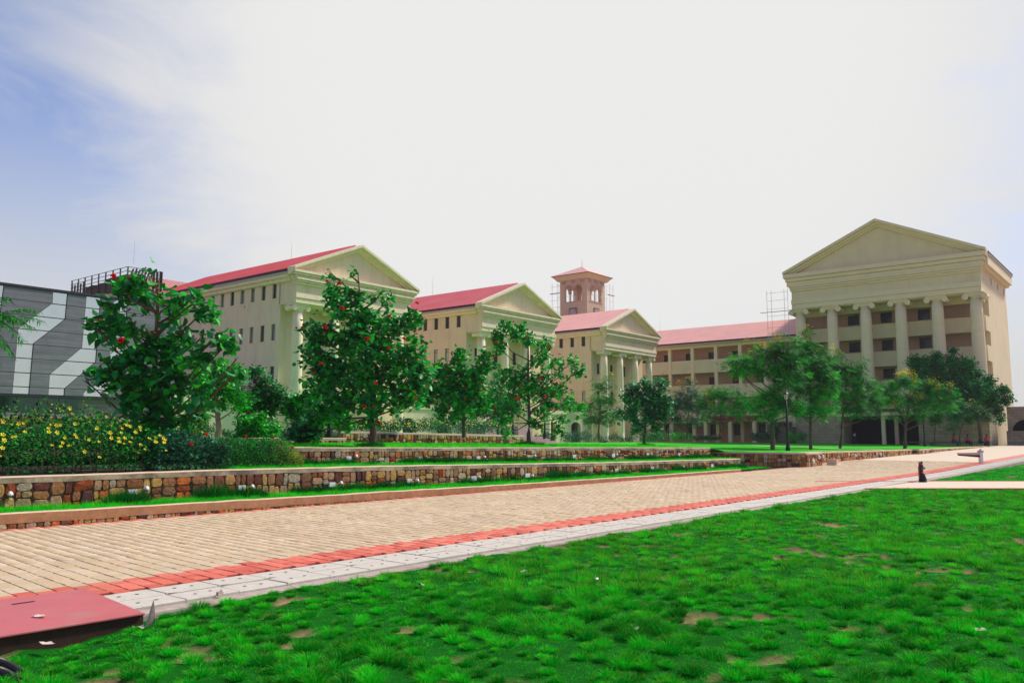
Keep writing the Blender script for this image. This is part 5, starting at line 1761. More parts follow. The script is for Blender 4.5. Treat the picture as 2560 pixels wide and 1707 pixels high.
cass('feathery tree with side stem standing right of the tall lamp post', 2027, 1123, 64, [(2015, 835, 12), (2018, 865, 20), (2040, 880, 22), (2000, 895, 26), (2045, 910, 30), (2075, 905, 20), (2020, 935, 34), (2060, 945, 30), (2080, 970, 22), (2000, 975, 28), (2045, 985, 34), (2020, 1020, 26), (2060, 1025, 26), (2000, 1030, 18)], 1150,
     [(2015, 820, 3), (2012, 840, 2), (2020, 905, 3), (2023, 930, 3), (2085, 865, 2), (2058, 968, 2)], 25, .12, base=lb(2027, 1123, 64))
cass('feathery tree in front of the third and fourth columns of the temple block', 2100, 1120, 71, [(2088, 890, 14), (2085, 915, 20), (2115, 925, 24), (2145, 925, 20), (2160, 905, 9), (2100, 950, 28), (2140, 955, 30), (2180, 965, 20), (2100, 985, 30), (2145, 990, 32), (2185, 1000, 24), (2110, 1020, 24), (2150, 1025, 26), (2190, 1025, 18)], 950, [(2080, 870, 2), (2100, 970, 3), (2145, 960, 1), (2092, 880, 2)], 26, .11, base=lb(2100, 1120, 71))
cass('forked feathery tree thick with yellow blossom in front of the dark rounded tree', 2262, 1120, 75, [(2215, 975, 22), (2240, 960, 18), (2265, 955, 24), (2300, 965, 24), (2335, 970, 26), (2370, 985, 22), (2230, 1000, 24), (2270, 1000, 30), (2320, 1005, 32), (2360, 1015, 26), (2250, 1030, 20), (2300, 1035, 24), (2205, 1005, 14)], 1000,
     [(2250, 935, 6), (2265, 930, 7), (2280, 935, 5), (2328, 952, 5), (2345, 965, 5), (2375, 960, 3), (2303, 990, 4), (2285, 950, 3), (2240, 1005, 2), (2225, 1010, 2), (2275, 985, 2), (2195, 985, 3), (2375, 975, 2)], 27, .13, base=lb(2262, 1120, 75))
cass('small young feathery tree with slender stem between the second lamp post and the seated people', 2337, 1110, 97, [(2338, 1050, 16), (2350, 1035, 14), (2328, 1040, 12)], 170, [], 28, .07)
cass('low feathery tree above the seated people at the right', 2398, 1108, 93, [(2400, 1010, 20), (2425, 1020, 22), (2450, 1030, 20), (2390, 1040, 22), (2420, 1045, 20), (2470, 1045, 12), (2380, 1065, 12)], 520, [(2430, 1010, 2), (2448, 1020, 2), (2475, 1040, 1), (2410, 1015, 1)], 29, .08, pal=[(.02, .16, .05), (.04, .26, .04), (.01, .09, .03)])
tree('shade_tree', 'big dark rounded shade tree in front of the right end of the temple block', 2453, 1100, 99,
     [(2340, 890, 13), (2382, 875, 10), (2285, 905, 18), (2310, 905, 18), (2340, 915, 26), (2380, 905, 22), (2420, 910, 20), (2300, 935, 24), (2350, 950, 34), (2400, 945, 34), (2435, 935, 22), (2470, 955, 18), (2395, 985, 38), (2440, 975, 34), (2480, 985, 24), (2505, 975, 12),
      (2520, 975, 9), (2510, 1000, 14), (2475, 1010, 24), (2430, 1020, 30), (2490, 1025, 16), (2390, 1030, 24), (2528, 995, 7), (2340, 990, 30), (2500, 1048, 8)],
     's', 11000, .33, [(.009, .18, .03), (.006, .12, .022), (.014, .26, .035)], trunk_r=.22, seed=30, tpl=LEAF_SM, fill=.8, fork=.35, tilt=(-.2, .6))


# --- shrubs and hedges: boxes of leaves with an uneven top
def hedge(name, label, s0, s1, t0, t1, z0, ztops, n, lsize, pal, seed, cat='hedge', tpl=None, yellow=0, red=0, group=None, stems=0, topsd=.12):
    rs = np.random.RandomState(seed)
    root = thing(name, W((s0 + s1) / 2, (t0 + t1) / 2, z0), label, cat, group)
    q = rs.rand(n, 3)
    # bias to the front, top and sides
    q[:, 1] = q[:, 1] ** .7
    s = s0 + (s1 - s0) * q[:, 0]; t = t0 + (t1 - t0) * q[:, 1]
    zt = np.interp(s, np.linspace(s0, s1, len(ztops)), ztops)
    zt = zt * 1.0 + topsd * 2.2 * (noise2(s * 1.7 + 5, t * 1.7 + 5, seed) - .5) + topsd * 1.2 * (noise2(s * 5, t * 5, seed + 1) - .5)
    z = z0 + (zt - z0) * (q[:, 2] ** .55)
    P = np.stack([s * Rx + t * Tx, s * Ry + t * Ty, z], -1)
    leaves('foliage', P, lsize, tpl or LEAF_SM, pal, root, rs, tilt=(.15, .6), mat=VEGM)
    if stems:
        m = MB()
        for i in range(stems):
            a, c = rs.uniform(s0, s1), rs.uniform(t0, t1)
            zt_ = float(np.interp(a, np.linspace(s0, s1, len(ztops)), ztops))
            m.tube([W(a, c, z0 - .05), W(a + rs.normal(0, .1), c + rs.normal(0, .1), (z0 + zt_) / 2), W(a + rs.normal(0, .25), c + rs.normal(0, .25), zt_ - .1)], [.014, .011, .006], 4, caps=False)
        m.build('stem', BARK, root, kind='stuff')
    for k, (cnt, me) in enumerate(((yellow, [YEL_F]), (red, RED_F[:3]))):
        for i in range(cnt):
            a, u = rs.rand(), rs.rand()
            if i and rs.rand() < .55: a = min(1, max(0, pa_ + rs.normal(0, .016)))
            pa_ = a
            s_ = s0 + (s1 - s0) * a
            zt_ = float(np.interp(s_, np.linspace(s0, s1, len(ztops)), ztops))
            if rs.rand() < .62: t_, z_ = t1 + rs.uniform(-.02, .08), z0 + (zt_ - z0) * (.35 + .65 * rs.rand() ** .6)
            else: t_, z_ = rs.uniform(t0, t1), zt_ + .04
            M = Matrix.Translation(W(s_, t_, z_)) @ Matrix.Rotation(math.atan2(Ty, Tx), 4, 'Z') @ Matrix.Rotation(rs.uniform(.5, 1.5), 4, 'Y') @ Matrix.Rotation(rs.uniform(0, 6), 4, 'Z') @ Matrix.Scale(rs.uniform(.7, 1.2) * (.5 if k else 1), 4)
            piece('flower', me[rs.randint(len(me))], root, M)
    return root


PAL_HEDGE = [(.007, .12, .02), (.010, .18, .025), (.018, .30, .025), (.04, .40, .02), (.004, .06, .015), (.003, .045, .012)]
hedge('flower_hedge', 'wide sprawling hedge dotted with yellow trumpet flowers above the lower stone wall on the left', 3.0, 10.3, -21.6, -18.6, .80, [2.05, 1.95, 2.1, 1.95, 1.85, 1.95, 1.75], 14500, .085, PAL_HEDGE, 41, yellow=150, stems=60, group=None, topsd=.25)
hedge('flower_hedge', 'taller back part of the yellow-flowered hedge with orange tips beside the grey hall', 4, 13.5, -25.5, -21.8, .85, [2.3, 2.45, 2.2, 2.35, 2.2, 2.1], 12000, .11, PAL_HEDGE + [(.22, .20, .02), (.10, .26, .02)], 42, yellow=60, topsd=.3)
hedge('dense_shrub', 'dark dense shrub under the large tree between the yellow hedge and the clipped hedge', 10.2, 12.2, -21.0, -18.7, .78, [1.6, 1.75, 1.7, 1.5], 6500, .09, [(.012, .11, .04), (.008, .07, .03), (.02, .15, .06), (.05, .2, .12)], 43, cat='shrub', stems=12, red=2)
hedge('clipped_hedge', 'clipped boxy green hedge with a few red blooms left of the second stone wall', 11.9, 14.05, -20.6, -18.75, .78, [1.62, 1.60, 1.62, 1.55], 11000, .055, PAL_HEDGE, 44, red=5, topsd=.05)
hedge('yellowing_shrub', 'small yellowing shrub at the right end of the clipped hedge', 14.0, 14.55, -20.0, -18.9, .78, [1.5, 1.3, 1.15], 2200, .06, [(.10, .26, .02), (.25, .28, .02), (.35, .30, .02), (.03, .2, .03)], 45, cat='shrub', topsd=.12, red=1)
hedge('flower_hedge', 'bed of yellow flowers on grey green stems along the top of the planter wall', 26.4, 40.2, -34.2, -31.75, 1.85, [2.35, 2.3, 2.4, 2.5, 2.55, 2.7, 2.5, 2.6], 9000, .12, PAL_GREY + PAL_HEDGE[:2], 46, yellow=230, topsd=.25)
hedge('low_hedge', 'row of small dark rounded shrubs on the planter in front of the scrolled column', 24, 29, -46, -44.5, 1.6, [2.15, 2.3, 2.1, 2.25, 2.1], 2600, .12, PAL_DARK, 47, topsd=.3)
bl = [((66, 72), -56.5, 1.9, PAL_GREY, 'greyish tufted shrub in front of the stone steps of the middle wing'), ((74, 79), -56.5, 1.8, PAL_DARK, 'dark low shrub before the raised arcade, right of the greyish one'),
      ((80, 86), -56, 2.2, PAL_GREY, 'pale grass-like clump before the arcade of the farthest wing'), ((87, 96), -56, 1.8, PAL_DARK, 'dark low hedge at the foot of the farthest wing columns'),
      ((97, 103), -55, 1.9, PAL_MID, 'mid green low hedge at the right foot of the farthest wing'), ]
for k, ((a, c), t_, zt_, pal, lab_) in enumerate(bl):
    hedge('low_hedge', lab_, a, c, t_ - 1, t_, zlawn(a, t_) - .05, [zt_, zt_ - .3, zt_ + .2, zt_ - .1, zt_], 2200, .16, pal, 50 + k, topsd=.5, group='low hedges along the buildings')
for k, (xa, ya, yt, wd, Y, pal, lab_) in enumerate(((1640, 1098, 1072, 60, 112, PAL_DARK, 'dark low hedge at the foot of the gallery, left of the bright shrubs'),
                                               (1702, 1097, 1082, 26, 109, PAL_LIGHT, 'bright green low shrubs before the gallery ground floor'),
                                               (1765, 1098, 1088, 34, 110, PAL_DARK, 'dark ground hedge left of the red canopy'),
                                               (1900, 1100, 1078, 22, 108, PAL_GREY, 'greyish shrub right of the red canopy'), (1935, 1100, 1055, 14, 107, PAL_DARK, 'upright dark shrub between the canopy and the stone steps'),
                                               (1990, 1101, 1080, 24, 108, PAL_MID, 'spreading shrub at the foot of the stone steps'),
                                               (2290, 1106, 1090, 60, 112, PAL_DARK, 'dark low planting against the stone base right of the dark hall'),
                                               (2515, 1108, 1092, 50, 118, PAL_DARK, 'dark rounded shrubs under the arcade parapet at the far right'))):
    p = at(xa, ya, Y)
    hw, hh = wd * Y / 2090, (ya - yt) * Y / 2090
    root = thing('low_shrub', p, lab_, 'shrub', 'low shrubs along the buildings')
    rs = np.random.RandomState(70 + k)
    q = rs.rand(1800, 3)
    d = np.stack([(q[:, 0] * 2 - 1) * hw, (q[:, 1] - .5) * 1.5, -.15 + hh * (q[:, 2] ** .6) * (.55 + .75 * noise2(q[:, 0] * 9, q[:, 1] * 3, 70 + k))], -1)
    leaves('foliage', np.array(p) + d, .17, LEAF_SM, pal, root, rs, tilt=(.2, .6))

# palm fronds reaching in from the left
pt = at(-60, 815, 11.5)
pm = thing('palm_tree', Vector((pt.x - .4, pt.y, 0)), 'palm reaching in from the left edge with long narrow green fronds', 'palm')
m = MB(); m.tube([Vector((pt.x - .4, pt.y, -.3)), Vector((pt.x - .35, pt.y, 1.5)), pt - Vector((.05, 0, .1))], [.12, .1, .09], 10); m.build('trunk', BARK, pm, smooth=True)
tips = [((92, 775), 0), ((75, 815), .3), ((60, 850), -.3), ((28, 880), .2), ((20, 745), .1), ((-10, 900), 0), ((100, 800), -.3), ((30, 800), .6)]
for k, ((x, y), dz) in enumerate(tips):
    e = at(x, y, 11.3 + dz)
    a = pt; mid = a.lerp(e, .5) + Vector((0, 0, .17 + .05 * (k % 3)))
    m = MB()
    pts = [a * (1 - u) ** 2 + mid * 2 * u * (1 - u) + e * u * u for u in [i / 12 for i in range(13)]]
    m.tube(pts, [.008 - .0005 * i for i in range(13)], 4)
    rr2 = random.Random(k)
    for i in range(2, 13):
        dirf = (pts[i] - pts[i - 1]).normalized()
        side = dirf.cross(Vector((0, 0, 1))).normalized()
        for sg in (-1, 1):
            for q in range(2):
                d = (dirf * .75 + side * sg * rr2.uniform(.35, .8) + Vector((0, 0, rr2.uniform(-.55, .1)))).normalized()
                L = .28 * rr2.uniform(.7, 1.15) * (1 - i / 22)
                c0 = pts[i] - dirf * q * .03
                wv = (d.cross(Vector((0, 0, 1))).normalized() + Vector((0, 0, .6))).normalized() * .011
                tip_ = c0 + d * L + Vector((0, 0, -.05))
                md = c0 + d * L * .5
                m.poly([c0, md + wv, tip_, md - wv])
    fr = m.build('frond', bsdf_mat("palm_green", (.010, .20, .015), .6, spec=.1, var=.2, transl=.1), pm)


# ================================================================== GRASS
def tufts(name, C, H, Rr, nb, wid, cols, rs, seg=2, tipcol=None, tipf=.5, lean=.9, kind='stuff', seg_name=None):
    "C (N,3) tuft roots; H, Rr height and radius arrays; nb blades per tuft"
    N = len(C)
    idx = np.repeat(np.arange(N), nb)
    M = len(idx)
    a = rs.rand(M) * 2 * np.pi
    r = np.sqrt(rs.rand(M))
    off = np.stack([np.cos(a) * r, np.sin(a) * r, np.zeros(M)], -1)
    root = C[idx] + off * Rr[idx][:, None] * .7
    h = H[idx] * rs.uniform(.55, 1.15, M) * (1.05 - .35 * r)
    ln = lean * (.15 + r) * rs.uniform(.4, 1.2, M)
    tip = root + np.stack([np.cos(a) * ln * h, np.sin(a) * ln * h, h * (1 - .25 * ln)], -1) + rs.normal(0, .12, (M, 3)) * h[:, None] * np.array([1, 1, .2])
    mid = root * .5 + tip * .5 + np.stack([-np.cos(a) * ln * h * .16, -np.sin(a) * ln * h * .16, h * .14], -1)
    b = rs.rand(M) * np.pi
    wv = np.stack([np.cos(b), np.sin(b), np.zeros(M)], -1) * (wid[idx] if hasattr(wid, '__len__') else wid)[..., None] * .5 if hasattr(wid, '__len__') else np.stack([np.cos(b), np.sin(b), np.zeros(M)], -1) * wid * .5
    ci = cols[rs.randint(0, len(cols), N)][idx] * rs.uniform(.7, 1.3, (M, 1)) * rs.uniform(.85, 1.15, (N, 1))[idx]
    tc_ = tipcol[rs.randint(0, len(tipcol), M)] if tipcol is not None else ci
    tk = (rs.rand(M) < tipf)[:, None]
    tcc = np.where(tk, ci * .35 + tc_ * .65, ci * 1.25)
    if seg == 2:
        V = np.stack([root - wv, root + wv, mid + wv * .85, mid - wv * .85, tip], 1)
        F_ = [(0, 1, 2, 3), (3, 2, 4)]
        T = np.stack([ci, ci, ci, ci, tcc], 1)
    else:
        V = np.stack([root - wv, root + wv, tip], 1)
        F_ = [(0, 1, 2)]
        T = np.stack([ci, ci, tcc], 1)
    n = V.shape[1]
    return np_mesh(name, V.reshape(-1, 3), F_, n, T.reshape(-1, 3), GRASSM, kind=kind)


GC = np.array([(.004, .52, .012), (.008, .64, .014), (.003, .44, .014), (.04, .70, .014), (.004, .56, .022)])
TIP = np.array([(.55, .62, .02), (.35, .68, .02), (.70, .50, .10), (.22, .68, .02), (.10, .66, .02)])


def field(y0, y1, spacing, keepf=1.0, tmin=TG + .02, xpad=1.0, rs=None, xlim=None):
    rs = rs or nr
    Y = []
    ys = np.arange(y0, y1, spacing)
    out_ = []
    for y in ys:
        half = y * .66 + xpad
        xs = np.arange(-half, half, spacing)
        out_.append(np.stack([xs + rs.uniform(-.5, .5, len(xs)) * spacing, np.full(len(xs), y) + rs.uniform(-.5, .5, len(xs)) * spacing], -1))
    P = np.concatenate(out_)
    s = P[:, 0] * Rx + P[:, 1] * Ry; t = P[:, 0] * Tx + P[:, 1] * Ty
    k = (t > tmin) & (P[:, 1] < PY0 - .02) & (rs.rand(len(P)) < keepf)
    # keep clear of the cover plate
    cp0, cp1 = quad[1], quad[2]
    P = P[k]
    nrmv = np.array([-(cp1 - cp0).y, (cp1 - cp0).x]); nrmv /= np.linalg.norm(nrmv)
    dd = (P - np.array([cp0.x, cp0.y])) @ nrmv
    sdq = np.sign((np.array([quad[0].x, quad[0].y]) - np.array([cp0.x, cp0.y])) @ nrmv)
    along = (P - np.array([cp0.x, cp0.y])) @ (np.array([(cp1 - cp0).x, (cp1 - cp0).y]) / (cp1 - cp0).length)
    inside = (dd * sdq > -.15) & (dd * sdq < 1.6) & (along > -.05)
    P = P[~inside]
    dirt, h = lawn_fields(P[:, 0], P[:, 1])
    return P, dirt


rsG = np.random.RandomState(3)
GCL = np.array([(.004, .37, .014), (.006, .47, .014), (.003, .25, .012), (.014, .56, .016)])
# carpet of short blades
for (y0, y1, sp, nb, hh, wd, sg) in ((5.0, 9.0, .07, 13, .032, .0055, 1), (9.0, 14.0, .105, 13, .036, .009, 1), (14.0, 27.3, .18, 17, .05, .016, 1)):
    P, dirt = field(y0, y1, sp, rs=rsG)
    k = rsG.rand(len(P)) > dirt * .93
    P = P[k]
    C = np.stack([P[:, 0], P[:, 1], front_z(P[:, 0], P[:, 1]) - .006], -1)
    yl = noise2(P[:, 0] * .45 + 3, P[:, 1] * .45, 17)
    H = hh * rsG.uniform(.6, 1.2, len(P))
    tufts('grass', C, H, np.full(len(P), sp * .9), nb, wd, GC * .95, rsG, seg=sg, tipcol=TIP, tipf=.16, lean=1.2)
# raised clumps
for (y0, y1, sp, nb, h0, wd, sg) in ((5.0, 9.5, .20, 250, .092, .0052, 2), (9.5, 15.0, .225, 140, .10, .009, 1), (15.0, 27.2, .28, 70, .12, .016, 1)):
    P, dirt = field(y0, y1, sp, .85, rs=rsG)
    P = P[dirt < .35]
    n = len(P)
    k = noise2(P[:, 0] * .9, P[:, 1] * .9, 33)
    sc_ = rsG.uniform(.5, 1.45, n) * (.45 + .95 * k)
    C = np.stack([P[:, 0], P[:, 1], front_z(P[:, 0], P[:, 1]) - .01], -1)
    tufts('grass', C, h0 * sc_ ** .8, 0.09 * sc_ ** .6 * (sp / .21) ** .35, nb, wd, GCL, rsG, seg=sg, tipcol=TIP, tipf=.52, lean=1.12)
# dry thatch on the bare patches
P, dirt = field(5.0, 16.0, .07, .5, rs=rsG)
P = P[(dirt > .15)]
C = np.stack([P[:, 0], P[:, 1], front_z(P[:, 0], P[:, 1]) - .004], -1)
tufts('dry_thatch', C, np.full(len(P), .03), np.full(len(P), .05), 4, .005, np.array([(.45, .33, .18), (.30, .20, .10), (.16, .3, .04)]), rsG, seg=1, lean=1.8)
# grass behind the cross path
Pn = np.stack([rsG.uniform(14, 60, 9000), rsG.uniform(PY1 + .1, 60, 9000)], -1)
tq = Pn[:, 0] * Tx + Pn[:, 1] * Ty
Pn = Pn[(tq > TG + .2) & (Pn[:, 0] < Pn[:, 1] * .68 + 2)]
C = np.stack([Pn[:, 0], Pn[:, 1], front_z(Pn[:, 0], Pn[:, 1]) - .01], -1)
tufts('grass', C, np.full(len(C), .08), np.full(len(C), .22), 22, .03, GC, rsG, seg=1, tipcol=TIP, tipf=.1)


def strip(name, s0, s1, t0, t1, zf, n, h, r, nb, wd, rs, cols=GC, tipf=.15):
    s, t = rs.uniform(s0, s1, n), rs.uniform(t0, t1, n)
    # nearer parts are denser
    s = s0 + (s1 - s0) * rs.rand(n) ** 1.35
    z = np.array([zf(a) for a in s])
    C = np.stack([s * Rx + t * Tx, s * Ry + t * Ty, z - .01], -1)
    return tufts(name, C, h * rs.uniform(.6, 1.3, n), np.full(n, r), nb, wd, cols, rs, seg=1, tipcol=TIP, tipf=tipf)


DG = np.array([(.004, .12, .012), (.003, .085, .010), (.005, .17, .014)])
strip('grass', 2, 39.5, T1W + .12, T0W - .17, zstrip0, 4200, .16, .12, 36, .013, rsG)
strip('grass', 12.2, 43, -20.2, T1W - .36, zstrip1, 3400, .15, .12, 32, .014, rsG)
# darker mounded border tufts against the foot of both stone walls
for (s0_, s1_, tt_, zf, lbl, n_) in ((8.6, 41, T1W + .34, zstrip0, 'lower', 170), (14.9, 42.5, T2W + .34, zstrip1, 'upper', 140)):
    s = np.sort(s0_ + (s1_ - s0_) * rsG.rand(n_) ** 1.1)
    s = s[noise2(s * 1.1, s * 0 + 3, 8) > .26]
    C = np.stack([s * Rx + tt_ * Tx, s * Ry + tt_ * Ty, np.array([zf(a) for a in s])], -1) + rsG.normal(0, .05, (len(s), 3)) * np.array([1, 1, 0])
    tufts('border_grass', C, .40 * rsG.uniform(.5, 1.15, len(s)) * (.6 + .7 * noise2(s * 1.3, s * 0 + 9, 12)), np.full(len(s), .22), 330, .019, DG, rsG, seg=1, tipcol=TIP, tipf=.04, lean=.75)
# strip going on past the wall end
strip('grass', 38, 43, -18.6, T0W - .1, lambda s: .06, 200, .12, .15, 26, .016, rsG)
# tufty light lawn just behind the second wall
n = 5200
s = 15 + 34 * rsG.rand(n) ** 1.1; t = -20.75 - 9 * rsG.rand(n) ** 1.6
C = np.stack([s * Rx + t * Tx, s * Ry + t * Ty, np.array([zlawn(a, b_) for a, b_ in zip(s, t)]) - .01], -1)
LG = np.array([(.035, .55, .015), (.015, .42, .015), (.08, .62, .02)])
tufts('grass', C, .085 * rsG.uniform(.5, 1.4, n), np.full(n, .14), 20, .018, LG, rsG, seg=1, tipcol=TIP, tipf=.15)
# mounds round the tree feet
mnd = []
for (xx, yy, YY) in ((930, 1108, 29.5), (1322, 1106, 41), (1610, 1108, 58)):
    p = lb(xx, yy, YY)
    for i in range(40):
        mnd.append(p + Vector((rsG.normal(0, .28), rsG.normal(0, .28), .02)))
C = np.array([tuple(p) for p in mnd])
tufts('grass', C, .28 * rsG.uniform(.5, 1.1, len(C)), np.full(len(C), .16), 60, .014, np.array([(.012, .2, .02), (.02, .3, .02)]), rsG, seg=1, tipcol=TIP, tipf=.1)


# ================================================================== SMALL THINGS
def street_lamp(p, h, label):
    r = thing('street_lamp', p, label, 'lamp post', 'black lantern lamp posts')
    m = MB()
    m.tube([p + Vector((0, 0, -.1)), p + Vector((0, 0, .12)), p + Vector((0, 0, .5)), p + Vector((0, 0, .62)), p + Vector((0, 0, h * .55)), p + Vector((0, 0, h - .62))],
           [.17, .16, .10, .085, .07, .055], 10)
    m.build('pole', BLACK, r, smooth=True)
    m = MB(); zt_ = h - .62
    m.tube([p + Vector((0, 0, zt_)), p + Vector((0, 0, zt_ + .06)), p + Vector((0, 0, zt_ + .36))], [.06, .11, .17], 6)
    ln = m.build('lantern', LAMPG, r)
    m = MB()
    for k in range(6):
        a = math.pi * 2 * k / 6
        d = Vector((math.cos(a), math.sin(a), 0))
        m.tube([p + d * .115 + Vector((0, 0, zt_ + .05)), p + d * .175 + Vector((0, 0, zt_ + .37))], .012, 4)
    m.build('lantern_bar', BLACK, ln)
    m = MB(); m.tube([p + Vector((0, 0, zt_ + .36)), p + Vector((0, 0, zt_ + .40)), p + Vector((0, 0, zt_ + .52)), p + Vector((0, 0, zt_ + .62))], [.21, .20, .08, .02], 8)
    m.build('lantern_cap', BLACK, ln)
    return r


street_lamp(lb(1970, 1126, 57), 4.1, 'tall black lantern lamp post between the two feathery tree trunks, nearest of the lamps')
street_lamp(lb(2264, 1119, 82), 3.9, 'black lantern lamp post half hidden behind the forked feathery tree')
street_lamp(lb(2312, 1115, 92), 4.2, 'black lantern lamp post between the forked tree and the young slender tree')
street_lamp(at(2499, 1113, 108), 3.6, 'slim black lantern lamp post at the far right before the arcade')
street_lamp(at(823, 1106, 33.5), 1.45, 'short dark lamp post in front of the planter wall beside the pale forked trunk')
street_lamp(at(1282, 1090, 62), 1.9, 'short dark post left of the steps behind the airy flowering tree')
street_lamp(at(1362, 1094, 72), 2.2, 'dark post right of the steps, behind the airy flowering tree')

# pink-grey stone steps behind the airy tree
st_ = thing('stone_steps', W(56, -50, .95), 'pale pinkish stone steps and pier behind the airy flowering tree', 'steps')
PS = bsdf_mat("pink_stone", (.42, .29, .27), .9, var=.3, scale=5.0, bump=.5)
FSp = lambda u, v, z: W(54 + u, -46 - v, z)
m = MB(); m.box(FSp, 0, 2.0, 0, 2.0, .9, 2.6); m.box(FSp, 4.5, 6.6, 0, 2.0, .9, 2.6); m.build('pier', PS, st_)
for i in range(4):
    m = MB(); m.box(FSp, 0, 8.5 - i * .3, -2 + i * .5, 0, .9 + i * .2, 1.1 + i * .2 - .005); m.build('step', PS, st_)


# wall lights: a square white panel and beside it a small round white lamp
def plate(p, sc_, label, grp):
    r = thing('wall_light', p, label, 'wall light', grp)
    F = lambda u, v, z: p + Vector((Rx * u + Tx * v, Ry * u + Ty * v, z))
    a, h = .105 * sc_, .062 * sc_
    m = MB(); m.hexa([F(-a, 0, -h), F(a, 0, -h), F(a, .075, -h), F(-a, .075, -h), F(-a, 0, h), F(a, 0, h), F(a, .075, h), F(-a, .075, h)]); m.build('housing', bsdf_mat("light_housing", (.5, .48, .45), .5), r)
    m = MB(); e = .008; m.hexa([F(-a + e, .076, -h + e), F(a - e, .076, -h + e), F(a - e, .086, -h + e), F(-a + e, .086, -h + e), F(-a + e, .076, h - e), F(a - e, .076, h - e), F(a - e, .086, h - e), F(-a + e, .086, h - e)]); m.build('panel', WHITE, r)


def egg(p, sc_, label, grp):
    r = thing('round_light', p, label, 'wall light', grp)
    F = lambda u, v, z: p + Vector((Rx * u + Tx * v, Ry * u + Ty * v, z))
    m = MB(); m.tube([F(0, -.03, 0), F(0, .03, 0)], .05 * sc_, 10); m.build('base', bsdf_mat("light_housing", (.5, .48, .45), .5), r)
    m = MB(); q = .045 * sc_
    m.tube([F(0, .07, -1.3 * q), F(0, .075, -.9 * q), F(0, .08, 0), F(0, .075, .9 * q), F(0, .07, 1.3 * q)], [q * .3, q * .85, q * 1.1, q * .7, q * .2], 10)
    m.build('globe', WHITE, r, smooth=True)


def nth(i, n): return ORD[i] if i < 12 else 'farthest'


pl1 = [(331, 1230), (604, 1219), (830, 1211), (1023, 1202), (1184, 1196), (1318, 1190), (1541, 1176), (1630, 1171), (1708, 1169), (1780, 1167)]
for i, q in enumerate(pl1):
    s_, z_ = on_t(*q, T1W + .06)
    plate(W(s_, T1W, z_ if s_ < 22 else max(z_, zstrip0(s_) + .2)), 1.0 if s_ < 20 else 1.25, '%s white square wall light from the left on the lower stone wall' % nth(i, 9), 'white square lights on the lower wall')
eg1 = [(25, 1236), (366, 1222), (630, 1217), (852, 1208), (1043, 1202), (1198, 1194), (1331, 1190)]
for i, q in enumerate(eg1):
    s_, z_ = on_t(*q, T1W + .06)
    egg(W(s_, T1W, z_), 1.15, '%s small round white light from the left on the lower stone wall' % ORD[i], 'small round lights on the lower wall')
pl2 = [(871, 1145), (1050, 1145), (1195, 1144), (1322, 1143), (1435, 1141), (1533, 1138), (1619, 1136), (1697, 1136)]
for i, q in enumerate(pl2):
    s_, z_ = on_t(*q, T2W + .06)
    plate(W(s_, T2W, z_), 1.0 if s_ < 26 else 1.25, '%s white square wall light from the left on the second stone wall' % ORD[i], 'white square lights on the second wall')
eg2 = [(890, 1141), (1066, 1144), (1211, 1143), (1337, 1140), (1542, 1137), (1628, 1136)]
for i, q in enumerate(eg2):
    s_, z_ = on_t(*q, T2W + .06)
    egg(W(s_, T2W, z_), 1.15, '%s small round white light from the left on the second stone wall' % ORD[i], 'small round lights on the second wall')
for i, (s_, t_, z_) in enumerate(((46.4, -15.95, .30), (47.4, -15.95, .52), (51.5, -17.1, .48), (58, -17.1, .42), (64, -17.1, .40), (74.5, -16.6, .42))):
    egg(W(s_, t_, z_), 1.9, ['low white round light at the near corner of the stepping wall', 'upper white round light at the near corner of the stepping wall', 'white round light just past the concrete wedge',
                             'white round light below the lawn trees, second past the wedge', 'white round light below the lawn trees, third past the wedge', 'white round light on the projecting wall block'][i], 'round lights on the stepping wall')

# dark standpipe / hydrant at the drain edge
hy = thing('standpipe', W(33.6, -7.55, -.02), 'small dark standpipe with round black valve wheel where the cross path meets the drain', 'standpipe')
h0 = W(33.6, -7.55, -.02)
V3 = lambda x, y, z: h0 + Vector((x, y, z))
m = MB(); m.tube([V3(.04, 0, 0), V3(.04, 0, .12), V3(.03, 0, .30), V3(.0, 0, .36)], [.15, .14, .09, .07], 10); m.build('base', BLACK, hy, smooth=True)
m = MB(); m.tube([V3(0, 0, .34), V3(.0, 0, .62), V3(-.01, 0, .70)], [.075, .085, .06], 10); m.build('barrel', bsdf_mat("hydrant_brown", (.08, .03, .025), .6, var=.2), hy, smooth=True)
m = MB(); m.tube([V3(-.08, 0, .0), V3(-.08, 0, .55), V3(-.06, 0, .72), V3(-.03, 0, .76)], [.028, .028, .03, .03], 8); m.build('red_pipe', bsdf_mat("hydrant_red", (.42, .06, .06), .6, var=.2), hy, smooth=True)
m = MB(); m.tube([V3(.02, 0, .60), V3(.10, 0, .56), V3(.14, 0, .50)], [.03, .03, .035], 8); m.build('outlet', bsdf_mat("hydrant_grey", (.16, .18, .14), .6, var=.2), hy, smooth=True)
m = MB(); m.tube([V3(.03, 0, .68), V3(.03, 0, .72), V3(.03, 0, .78)], [.02, .045, .03], 10); m.build('valve_wheel', BLACK, hy, smooth=True)

